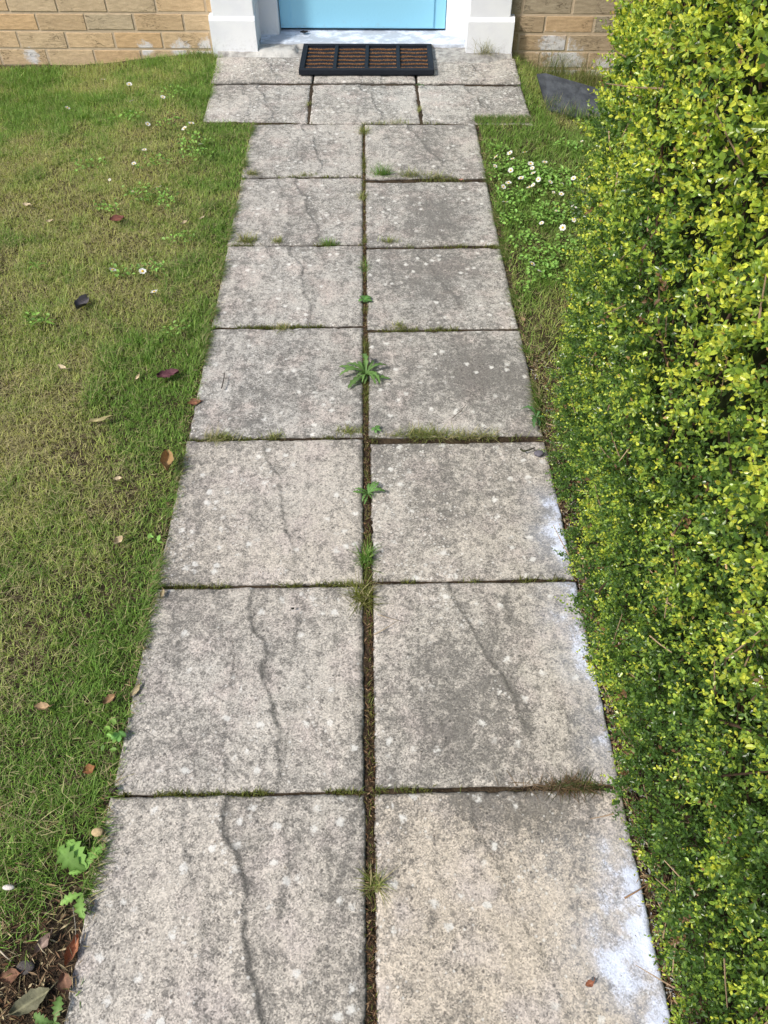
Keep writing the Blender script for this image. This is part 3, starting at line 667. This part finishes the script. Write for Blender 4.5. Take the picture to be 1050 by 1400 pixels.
def tuft(loc, n, L, rx, ry, label, col=(.10, .16, .03), straw=.25, lean=.7, name='grass_tuft', grp='grass tufts in the paving joints', wd=(.0009, .0018), deadc=None):
    r = empty(name, loc); n = int(n * 1.4)
    x = rng.normal(0, rx, n); y = rng.normal(0, ry, n)
    c = np.array(col) * rng.uniform(.6, 1.4, n)[:, None]; dead = rng.uniform(0, 1, n) < straw
    c = np.where(dead[:, None], (STRAW if deadc is None else np.array(deadc)) * rng.uniform(.4, 1.0, n)[:, None], c)
    blades('blades', x, y, np.full(n, -.003), 1.7 * L * rng.uniform(.4, 1.2, n), rng.uniform(*wd, n), np.abs(rng.normal(lean, .35, n)), c, M['grass'], r)
    return tag(r, label, 'grass tuft', grp)
OL = (.21, .25, .07); GR = (.13, .25, .045)
for (a, b, n, L, rx, ry, lab, col, st) in [
    (497, 817, 130, .030, .008, .012, 'yellowish grass tuft in the centre joint at the second row top', (.15, .17, .035), .3),
    (500, 764, 120, .022, .006, .010, 'green grass tuft in the centre joint at the bottom of the third row', GR, .1),
    (512, 1208, 50, .026, .004, .008, 'sparse grass wisp in the centre joint of the bottom row', OL, .4),
    (522, 238, 150, .030, .016, .006, 'dense green grass tuft in the joint under the seventh row right slab', GR, .15),
    (562, 240, 110, .026, .020, .005, 'grass tuft beside the dense one in the joint under the seventh row right slab', OL, .3),
    (595, 241, 60, .020, .022, .004, 'thin grass wisps near the right end of the joint under the seventh row', OL, .5),
    (575, 594, 220, .020, .035, .005, 'long low grass tuft in the right joint above the third row', OL, .3),
    (640, 597, 160, .020, .045, .005, 'straw coloured grass strip in the right joint above the third row', OL, .6),
    (475, 590, 90, .014, .018, .004, 'short mossy grass in the left joint next to the centre, above the third row', OL, .3),
    (300, 599, 110, .020, .018, .005, 'olive grass tuft at the left end of the joint above the third row', OL, .4),
    (375, 596, 50, .012, .012, .004, 'tiny olive grass tuft midway along the joint above the third row', OL, .4),
    (385, 449, 70, .016, .012, .005, 'small grass tuft in the left joint above the fourth row', OL, .4),
    (545, 446, 50, .014, .012, .004, 'small grass tuft in the right joint above the fourth row', OL, .3),
    (450, 333, 90, .018, .010, .005, 'small green grass tuft in the left joint above the fifth row', GR, .2),
    (380, 330, 60, .014, .010, .004, 'thin grass tuft midway along the left joint above the fifth row', OL, .3),
    (338, 329, 120, .024, .016, .006, 'olive grass tuft at the left end of the joint above the fifth row', OL, .35),
    (532, 330, 70, .014, .014, .004, 'low grass tuft in the right joint above the fifth row', OL, .3),
    (345, 238, 70, .018, .012, .004, 'grass tuft at the left end of the joint above the sixth row', OL, .3),
    (420, 239, 60, .012, .020, .004, 'thin mossy grass along the left joint above the sixth row', OL, .3),
    (496, 270, 70, .018, .007, .010, 'small grass tuft in the centre joint of the sixth row', OL, .25),
    (497, 180, 90, .024, .010, .012, 'grass tuft at the top end of the centre joint', OL, .25),
    (540, 168, 80, .016, .035, .004, 'low grass line along the joint below the middle slab of three', OL, .3),
    (498, 365, 60, .016, .006, .020, 'thin green wisps in the centre joint of the fifth row', GR, .2),
    (422, 142, 30, .014, .005, .008, 'tiny grass wisp in the joint left of the middle slab of three', OL, .3),
    (573, 150, 40, .014, .004, .018, 'tiny grass wisp in the joint right of the middle slab of three', OL, .3)]:
    tuft(g0(a, b), n, L, rx, ry, lab, col, st)
tuft(g0(786, 1074), 190, .017, .022, .005, 'dry brown matted grass tuft in the right joint above the bottom row', (.07, .09, .03), .55, 1.2, wd=(.0007, .0014), deadc=(.24, .155, .09))
tuft(g0(752, 1074), 90, .016, .030, .004, 'flat dry grass wisps left of the brown matted tuft', (.08, .07, .035), .7, 1.35, wd=(.0006, .0012), deadc=(.30, .21, .13))
tuft(G(663, 78, .0), 90, .06, .018, .006, 'pale dry grass tuft growing against the right white plinth', (.22, .23, .17), .5, .35, grp='grass tufts by the house')
for q, lab in (((712, 92), 'long grass clump at the corner of the right white plinth'), ((755, 103), 'grass clump at the foot of the whitened bricks'), ((800, 112), 'grass clump between the slate and the hedge')):
    tuft(G(*q, -.08), 160, .085, .04, .03, lab, (.11, .15, .04), .35, .4, grp='grass tufts by the house')
for q, lab in (((752, 150), 'grass tuft overlapping the lower left slate edge'), ((778, 160), 'grass tuft overlapping the middle of the lower slate edge'), ((802, 168), 'grass tuft overlapping the lower right slate edge')):
    tuft(G(*q, -.07), 150, .042, .034, .012, lab, (.15, .25, .055), .25, .35, grp='grass tufts by the house')
for q, lab in (((280, 85), 'grass clump at the corner of the left white plinth'),):
    tuft(G(*q, -.03), 160, .055, .035, .03, lab, (.09, .14, .03), .25, .4, grp='grass tufts by the house')

# ------------------------------------------------------------------ litter
def debris(name, label, x, y, z, L, wd, cols, flat=.15):
    n = len(x); az = rng.uniform(0, 6.28, n); d = np.stack([np.cos(az), np.sin(az), rng.normal(0, flat, n)], -1); d = unit(d)
    b = unit(np.cross(d, np.array([0, 0, 1.])) + rng.normal(0, .35, (n, 3))); u = np.cross(b, d)
    o_ = np.stack([x, y, z], -1); Ld = d * (L / 2)[:, None]; Wd = b * (wd / 2)[:, None]
    up = u * (wd * .3)[:, None]
    V = np.stack([o_ - Ld, o_ - Wd + up, o_ + Ld, o_ + Wd + up, o_ - Ld * .5 - up * 2], 1).reshape(-1, 3)
    i0 = np.arange(n)[:, None] * 5
    ci = np.array(cols)[rng.integers(0, len(cols), n)] * rng.uniform(.5, 1.4, n)[:, None]
    C = np.repeat(np.concatenate([ci, np.ones((n, 1))], 1)[:, None], 5, 1).reshape(-1, 4)
    o = mesh_np(name, V, [i0 + np.array([0, 1, 2, 3])], M['dirt'], attrs={'Col': C})
    return tag(o, label, 'litter', kind='stuff')
BR = [(.11, .06, .032), (.17, .105, .06), (.07, .042, .026), (.26, .18, .105), (.04, .028, .018), (.05, .035, .022)]
n = 5200; y = rng.uniform(.05, 3.2, n) ** 1.0; cx = np.interp(y, [0, .5, 1.0, 1.4, 1.9, 3.2], [-.0155, -.0155, -.0175, -.019, -.0215, -.0245]); hw = np.interp(y, [0, .5, 1.4, 3.2], [.006, .0085, .008, .003])
debris('joint_litter', 'dry needles and bark scraps filling the centre joint', cx + .001 + rng.uniform(-1, 1, n) * hw, y, -.0125 + rng.uniform(0, .006, n), rng.uniform(.003, .014, n), rng.uniform(.0008, .003, n), BR)
n = 5000; y = rng.uniform(-.1, 1.75, n); x = np.where(y < 1.2, .434 + np.abs(rng.normal(0, .02, n)), rng.uniform(.434, .56, n)); 
debris('hedge_litter', 'dry leaf litter on the soil strip between slabs and hedge', x, y, soil_z(x, y) + rng.uniform(.0, .006, n), rng.uniform(.004, .02, n), rng.uniform(.001, .005, n), BR + [(.36, .30, .2), (.3, .3, .3)])
n = 6500; x = rng.normal(-.60, .12, n); y = rng.normal(.14, .16, n); k = x < -.48; x, y = x[k], y[k]; n = len(x)
debris('corner_litter', 'dead stalks and leaf scraps on bare soil at the bottom left', x, y, soil_z(x, y) + rng.uniform(.001, .010, n), rng.uniform(.005, .028, n), rng.uniform(.001, .004, n), BR + [(.40, .33, .2), (.25, .2, .1)], .3)
n = 1300; s = rng.integers(0, 2, n); y = rng.uniform(.1, 3.2, n); x = np.where(s == 0, -.470 + rng.normal(0, .008, n), .428 + rng.normal(.004, .008, n))
debris('edge_litter', 'dry grass clippings along the slab edges', x, y, np.where(on_path(x, y), .003, .006) + rng.uniform(0, .003, n), rng.uniform(.006, .022, n), rng.uniform(.0008, .002, n), [(.36, .28, .16), (.25, .17, .09), (.30, .26, .14)], .1)
n = 500; x = rng.uniform(-.46, .42, n); y = rng.uniform(.1, 3.2, n)
debris('slab_crumbs', 'tiny dark crumbs scattered over the slabs', x, y, np.full(n, .0025), rng.uniform(.002, .005, n), rng.uniform(.001, .002, n), [(.05, .04, .03), (.12, .08, .05)], .05)
def fallen_leaf(q, L, wd, az, col, label, curl=.4, z=.016, ribbed=False):
    L *= 1.2; wd *= 1.25; p = G(*q, z); gz = float(soil_z(p[0], p[1])); 
    if not on_path(np.array(p[0]), np.array(p[1]), .012): p = G(*q, gz + z)
    else: p = G(*q, .002)
    r = empty('fallen_leaf', p, az); k, h_ = 11, 5; V = []; F = []; C = []
    for i in range(k):
        t = i / (k - 1); w_ = wd * .5 * math.sin(math.pi * min(max(t, .02), .985)) ** .75 * (rng.uniform(.78, 1.12))
        for j in range(-h_, h_ + 1):
            s = j / h_; rib = .0008 * math.sin(t * 60 - abs(s) * 6) if ribbed else 0
            V.append((L * (t - .5), w_ * s, curl * wd * (s * s * .55) + curl * L * .35 * (t - .5) ** 2 + rib + L * .03 * math.sin(9 * t + 3 * s + L * 900) + rng.normal(0, L * .010)))
            q_ = 1.0 + .5 * (abs(s) < .01) - .12 * abs(s); C.append((*[c * q_ for c in col], 1))
    m_ = 2 * h_ + 1
    for i in range(k - 1):
        for j in range(m_ - 1): F.append((i * m_ + j, i * m_ + j + 1, (i + 1) * m_ + j + 1, (i + 1) * m_ + j))
    mesh_np('blade', V, [F], M['dry'], r, {'Col': C}, smooth=True)
    m = MB(); m.tube([(L * .48, 0, curl * L * .09 + .0005), (L * .62, .002, .004), (L * .75, .005, .002)], .0007, .0005, 5, (*[c * .8 for c in col], 1)); m.build('stalk', M['dry'], r)
    return tag(r, label, 'leaf')
CRM = (.52, .43, .28)
for a in [((113, 416), .050, .036, -1.9, (.085, .078, .085), 'dark slate-grey fallen leaf with pale stalk on the left lawn', .5, .020),
          ((160, 300), .042, .034, .3, (.15, .055, .04), 'reddish brown fallen leaf on the left lawn near clover', .25, .022),
          ((230, 513), .050, .028, .35, (.115, .045, .055), 'maroon fallen leaf on the lawn beside the fourth row', .4, .022),
          ((230, 634), .050, .026, 1.7, (.34, .22, .10), 'curled tan dead leaf standing at the lawn edge by the third row', .9, .030),
          ((266, 551), .030, .022, .2, (.22, .10, .06), 'small rusty leaf touching the left slab edge of the fourth row', .3, .008),
          ((163, 741), .020, .016, .8, CRM, 'small cream crumpled leaf in the lawn beside the third row', .8, .019),
          ((37, 281), .026, .016, -.2, CRM, 'small cream leaf upper left of the reddish brown leaf', .5, .019),
          ((68, 303), .020, .012, .3, CRM, 'tiny cream leaf left of the reddish brown leaf', .5, .019),
          ((85, 503), .026, .012, -.5, CRM, 'narrow cream leaf left of the maroon leaf', .5, .026),
          ((188, 516), .022, .008, 1.3, (.6, .48, .30), 'slender cream leaf just left of the maroon leaf', .4, .019),
          ((136, 574), .055, .012, .35, (.33, .29, .14), 'long narrow tan leaf on the lawn beside the fourth row', .3, .026),
          ((252, 305), .022, .012, .9, CRM, 'cream leaf scrap right of the reddish brown leaf', .5, .019), ((276, 298), .024, .008, 1.0, CRM, 'thin cream leaf scrap nearest the fifth row slabs', .4, .019),
          ((150, 957), .022, .013, .8, (.30, .19, .10), 'brown curled leaf on the lawn beside the second row', .6, .022), ((58, 967), .024, .014, .0, (.36, .25, .14), 'tan leaf low in the grass at left of the second row', .5, .022),
          ((122, 1053), .018, .016, .5, (.28, .13, .055), 'orange brown leaf scrap left of the lowest left joint', .4, .018), ((161, 655), .016, .010, .1, CRM, 'cream leaf scrap above the cream crumpled leaf', .5, .026),
          ((185, 945), .026, .010, 1.1, (.40, .33, .2), 'pale strip of dead leaf at the left edge of the second row', .4, .012), ((222, 812), .018, .009, 1.5, (.38, .30, .18), 'pale dead leaf at the top left corner of the second row', .4, .012),
          ((42, 1370), .050, .024, .55, (.17, .165, .10), 'large ribbed grey-green dead leaf on bare soil at the bottom left', .35, .012, True),
          ((101, 1300), .036, .014, 1.35, (.33, .145, .075), 'curled rusty orange leaf against the bottom left slab', 1.0, .008),
          ((60, 1290), .026, .014, 1.0, (.30, .22, .18), 'pale pinkish dead leaf on bare soil', .6, .010), ((14, 1335), .026, .016, .2, (.19, .10, .06), 'brown dead leaf at the bottom left frame edge', .4, .008),
          ((90, 1345), .026, .018, 2.0, (.20, .11, .07), 'dull brown leaf scrap beside the ribbed leaf', .5, .008),
          ((118, 1240), .024, .020, 2.2, (.23, .20, .18), 'grey-brown leaf below the pale lobed weed leaves', .4, .006),
          ((630, 246), .014, .008, .2, (.40, .2, .14), 'tiny pink leaf scrap in the joint under the seventh row', .4, .006),
          ((715, 437), .018, .010, 2.0, (.38, .27, .16), 'tan leaf scrap at the right end of the fifth row', .4, .008), ((806, 1345), .012, .008, .3, (.30, .12, .07), 'tiny rusty leaf scrap on the clean tan slab', .3, .004),
          ((417, 42), .030, .018, .1, (.02, .018, .018), 'dark shrivelled leaf on the sill at the door bottom', .5, .0)]:
    o = fallen_leaf(*a)
    if 'door bottom' in a[5]: o.location = (-.305, 4.10, .044)
# pebbles, twigs
def pebble(q, r_, col, label, z=.006, asp=(1.2, .9, .7)):
    bm = bmesh.new(); bmesh.ops.create_icosphere(bm, subdivisions=3, radius=r_)
    for v in bm.verts:
        k = 1 + .28 * (float(vnoise(np.array(v.co.x / r_ * 1.3 + 5), np.array(v.co.y / r_ * 1.3 + v.co.z / r_), int(q[0]))) - .5)
        v.co = Vector((v.co.x * asp[0] * k, v.co.y * asp[1] * k, v.co.z * asp[2] * k))
    me = bpy.data.meshes.new('pebble'); bm.to_mesh(me); bm.free()
    at = me.attributes.new('Col', 'FLOAT_COLOR', 'POINT')
    for d in at.data: d.color = (*col, 1)
    for p in me.polygons: p.use_smooth = True
    me.materials.append(M['stone']); o = link(bpy.data.objects.new('pebble', me)); o.location = G(*q, z)
    return tag(o, label, 'pebble')
pebble((133, 1138), .0085, (.48, .36, .20), 'small yellow-tan pebble between the lawn and bottom left slab')
pebble((155, 1080), .006, (.05, .035, .03), 'small dark pebble at the left end of the lowest joint', .002)
pebble((737, 620), .011, (.13, .125, .15), 'grey-purple stone at the right edge of the third row', .002, (1.1, .8, .6))
pebble((400, 832), .0028, (.02, .018, .016), 'tiny black seed on the second row left slab', .004)
pebble((12, 1213), .007, (.6, .56, .5), 'small whitish pebble at the left photo edge', .012, (1.5, .6, .6))
pebble((36, 1322), .010, (.09, .08, .075), 'dark grey stone on the bare soil at bottom left', -.006, (1.5, 1, .5))
pebble((428, 100), .0035, (.03, .025, .02), 'tiny dark crumb on the door slab by the mat', .004)
def twig(pts, r, col, label, z=.006):
    m = MB(); m.tube([G(a, b, zz) for (a, b, zz) in pts], r, r * .5, 6, (*col, 1)); o = m.build('twig', M['twig'], smooth=True)
    return tag(o, label, 'twig')
twig([(854, 1228, .004), (870, 1219, .008), (890, 1206, .016)], .0016, (.24, .15, .09), 'thin brown twig poking from the hedge onto the tan slab')
twig([(303, 531, .004), (306, 518, .006), (307, 510, .005)], .0016, (.05, .04, .035), 'short dark twig on the fourth row left slab')
twig([(618, 572, .004), (630, 562, .004), (637, 553, .004)], .0010, (.07, .05, .04), 'fine curved twig on the fourth row right slab')
twig([(511, 868, -.004), (522, 862, .006), (545, 848, .008)], .0010, (.36, .28, .17), 'pale dry straw lying out of the centre joint')
twig([(516, 840, .002), (535, 846, .004), (552, 850, .004)], .0008, (.34, .27, .18), 'second pale straw just above the dry straw by the joint')
twig([(712, 614, .004), (716, 617, .006), (724, 615, .006), (731, 612, .006)], .0028, (.05, .055, .03), 'dark greenish curled stalk on the third row right slab corner')
twig([(100, 1240, .004), (103, 1265, .006), (104, 1290, .003)], .0008, (.28, .26, .22), 'thin grey stalk beside the bottom left slab')
twig([(0, 1300, .02), (8, 1308, .02), (16, 1314, .012)], .0013, (.5, .42, .32), 'pale broken stalk at the bottom left frame edge')
twig([(52, 1290, .012), (58, 1300, .014), (64, 1305, .010)], .0010, (.42, .36, .24), 'short pale stalk on bare soil beside the pinkish leaf')

# ------------------------------------------------------------------ hedge
HG = empty('hedge', (.75, 1.6, 0)); tag(HG, 'tall clipped small-leaved hedge with bright yellow-green tips right of the path', 'hedge')
HT = 1.32; off = np.array((.75, 1.6, 0))
def face_off(y, z):
    """clipped face x at (y, z)"""
    b = hedge_x(y) + .045 * np.exp(-z / .045)
    lump = .075 * (fbm(y * 3.3, z * 3.3, 501) - .5) + .075 * (fbm(y * 9, z * 9, 503) - .5) + .09 * (fbm(y * 22, z * 22, 505, 2) - .5)
    return b + lump + .02 - .07 * sstep(.35, 1.1, z) * sstep(1.9, .8, y) + .10 * sstep(HT - .12, HT + .02, z) ** 2
def shoots(n, ylo, yhi, zlo, zhi, size=1.0, deep=.10, yell=0.0, long=1.0):
    y = rng.uniform(ylo, yhi, n); z = rng.uniform(zlo, zhi, n) ; dep = rng.uniform(0, 1, n) ** 1.5 * deep
    x = face_off(y, np.maximum(z, 0)) + dep
    p = np.stack([x, y, z], -1)
    d = unit(np.stack([-.75 + rng.normal(0, .5, n), rng.normal(-.1, .55, n), .42 + rng.normal(0, .45, n)], -1))
    return p, d, dep, yell
def leaves_of(p, d, dep, nl, size, tipyel):
    n = len(p); K = nl
    side = unit(np.cross(d, rng.normal(0, 1, (n, 3)))); up = np.cross(side, d)
    V = []; C = []
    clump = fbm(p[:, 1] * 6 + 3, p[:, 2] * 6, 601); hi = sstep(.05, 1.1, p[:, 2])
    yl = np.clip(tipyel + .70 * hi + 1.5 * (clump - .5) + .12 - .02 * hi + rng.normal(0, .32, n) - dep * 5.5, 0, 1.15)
    sz = size * rng.uniform(.8, 1.25, n) * (.74 + .09 * hi)
    dead = rng.uniform(0, 1, n) < .012
    for k in range(K):
        t = k // 2; last = k >= K - 2
        sgn = 1 if k % 2 else -1
        ax = (side if t % 2 == 0 else up) * sgn
        ang = (.95 if not last else .45) + rng.normal(0, .22, n)
        ld = unit(d * np.cos(ang)[:, None] + ax * np.sin(ang)[:, None] + rng.normal(0, .12, (n, 3)))
        ld = unit(ld + np.array([-.10, 0, .12]))
        pos = p + d * ((t * .0078 + .002) * sz * 90)[:, None]
        L = (sz * (1.0 - .10 * t) * rng.uniform(.75, 1.15, n))[:, None]; W = L * .29
        nr = unit(np.cross(ld, np.cross(d, ld)) + rng.normal(0, .25, (n, 3)) + 1e-6); b = unit(np.cross(ld, nr)); fold = nr * W * .35
        V.append(np.stack([pos, pos + ld * L * .32 + b * W + fold, pos + ld * L * .72 + b * W * .82 + fold, pos + ld * L, pos + ld * L * .72 - b * W * .82 + fold, pos + ld * L * .32 - b * W + fold], 1))
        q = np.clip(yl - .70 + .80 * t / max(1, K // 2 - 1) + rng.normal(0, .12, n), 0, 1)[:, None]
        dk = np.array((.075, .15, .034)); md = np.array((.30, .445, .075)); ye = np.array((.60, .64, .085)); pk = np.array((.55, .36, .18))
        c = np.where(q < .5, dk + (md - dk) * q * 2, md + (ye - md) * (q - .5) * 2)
        if last: c = np.where((rng.uniform(0, 1, n) < .10 * (yl > .7))[:, None], pk, c)
        c = np.where(dead[:, None], np.array((.22, .13, .07)), c) * rng.uniform(.7, 1.3, n)[:, None]
        C.append(np.repeat(np.concatenate([c, np.ones((n, 1))], 1)[:, None], 6, 1))
    return np.concatenate(V).reshape(-1, 3), np.concatenate(C).reshape(-1, 4)
VV = []; CC = []
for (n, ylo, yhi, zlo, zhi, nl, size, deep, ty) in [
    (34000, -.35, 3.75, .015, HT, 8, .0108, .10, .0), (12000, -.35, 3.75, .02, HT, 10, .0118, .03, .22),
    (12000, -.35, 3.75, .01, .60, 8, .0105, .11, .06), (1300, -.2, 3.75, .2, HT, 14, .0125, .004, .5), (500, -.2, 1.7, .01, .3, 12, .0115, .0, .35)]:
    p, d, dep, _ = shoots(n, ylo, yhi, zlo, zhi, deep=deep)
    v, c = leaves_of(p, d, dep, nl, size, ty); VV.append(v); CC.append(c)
# end towards the wall, and the top
n = 3500; z = rng.uniform(.02, HT, n); x = hedge_x(3.75) + rng.uniform(-.02, .55, n); y = 3.76 + .05 * (fbm(x * 8, z * 8, 9) - .5)
p = np.stack([x, y, z], -1); d = unit(np.stack([rng.normal(-.2, .5, n), .8 + rng.normal(0, .4, n), .4 + rng.normal(0, .4, n)], -1))
v, c = leaves_of(p, d, np.zeros(n), 8, .012, .1); VV.append(v); CC.append(c)
n = 7000; y = rng.uniform(-.35, 3.75, n); x = hedge_x(y) + rng.uniform(.03, .62, n); z = HT + .05 * (fbm(x * 6, y * 6, 12) - .5)
p = np.stack([x, y, z], -1); d = unit(np.stack([rng.normal(0, .5, n), rng.normal(0, .5, n), .9 + rng.normal(0, .3, n)], -1))
v, c = leaves_of(p, d, np.zeros(n), 8, .013, .4); VV.append(v); CC.append(c)
VV = np.concatenate(VV) - off; CC = np.concatenate(CC); i0 = np.arange(len(VV) // 6)[:, None] * 6
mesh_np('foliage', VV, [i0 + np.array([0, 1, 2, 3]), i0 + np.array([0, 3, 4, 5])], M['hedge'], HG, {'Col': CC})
# shaded inner mass
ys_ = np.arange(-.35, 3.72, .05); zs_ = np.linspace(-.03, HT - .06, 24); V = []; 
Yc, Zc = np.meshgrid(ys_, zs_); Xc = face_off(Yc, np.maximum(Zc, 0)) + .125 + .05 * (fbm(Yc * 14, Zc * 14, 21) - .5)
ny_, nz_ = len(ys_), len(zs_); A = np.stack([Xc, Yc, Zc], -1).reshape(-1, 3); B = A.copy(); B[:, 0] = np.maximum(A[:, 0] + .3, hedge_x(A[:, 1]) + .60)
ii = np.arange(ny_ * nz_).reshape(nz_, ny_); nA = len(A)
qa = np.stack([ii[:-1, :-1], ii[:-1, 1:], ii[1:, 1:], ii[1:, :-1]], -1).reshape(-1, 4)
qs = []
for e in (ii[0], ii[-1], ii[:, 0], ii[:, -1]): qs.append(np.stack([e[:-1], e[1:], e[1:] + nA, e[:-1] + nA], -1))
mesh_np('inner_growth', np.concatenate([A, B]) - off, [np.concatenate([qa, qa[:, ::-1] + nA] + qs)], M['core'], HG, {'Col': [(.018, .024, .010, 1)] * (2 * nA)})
# stems and dry sticks
m = MB()
for _ in range(420):
    y = rng.uniform(-.2, 3.6); z = rng.uniform(.0, 1.0); x = float(face_off(np.array(y), np.array(z))) + rng.uniform(.02, .11)
    L = rng.uniform(.08, .35); dy = rng.normal(0, .25); dx = rng.normal(-.05, .15); c = rng.uniform(.5, 1.3)
    yz = [(min(y + dy * L * t, 3.62), z + L * t) for t in (0, .33, .66, 1)]
    m.tube([Vector((max(x + dx * L * t + .01 * math.sin(5 * t + y), float(face_off(np.array(a), np.array(b))) + .015), a, b)) - Vector(off) for t, (a, b) in zip((0, .33, .66, 1), yz)], .0022, .0011, 5, (.10 * c, .065 * c, .045 * c, 1))
for _ in range(170):
    y = rng.uniform(-.1, 2.0); z = rng.uniform(.02, 1.0) ** 1.2; x = float(face_off(np.array(y), np.array(z))) + rng.uniform(-.012, .03)
    L = rng.uniform(.02, .07); d = Vector((rng.normal(-.2, .4), rng.normal(0, 1), rng.normal(.2, .6))).normalized(); c = rng.uniform(.5, 1.2)
    m.tube([Vector((x, y, z)) + d * L * t + Vector((0, 0, .006 * t * t)) - Vector(off) for t in (0, .5, 1)], .0012, .0006, 5, (.36 * c, .26 * c, .17 * c, 1))
def hp(a, b, Yw):
    r = ray(a, b); t = Yw / r[1]; return Vector((r[0] * t, Yw, CH + r[2] * t)) - Vector(off)
m.tube([hp(940, -30, 1.52), hp(948, 40, 1.52), hp(953, 80, 1.53), hp(956, 110, 1.56)], .0038, .003, 7, (.055, .035, .03, 1))
m.tube([hp(938, 60, 1.50), hp(940, 100, 1.50), hp(939, 130, 1.53)], .0028, .002, 6, (.07, .045, .04, 1))
m.tube([hp(985, 150, 1.2), hp(993, 200, 1.19), hp(1006, 260, 1.2)], .003, .002, 6, (.10, .07, .05, 1))
m.tube([hp(1010, 862, .50), hp(1017, 835, .50), hp(1025, 808, .51)], .0016, .0012, 6, (.52, .44, .30, 1))
m.build('branches', M['twig'], HG)
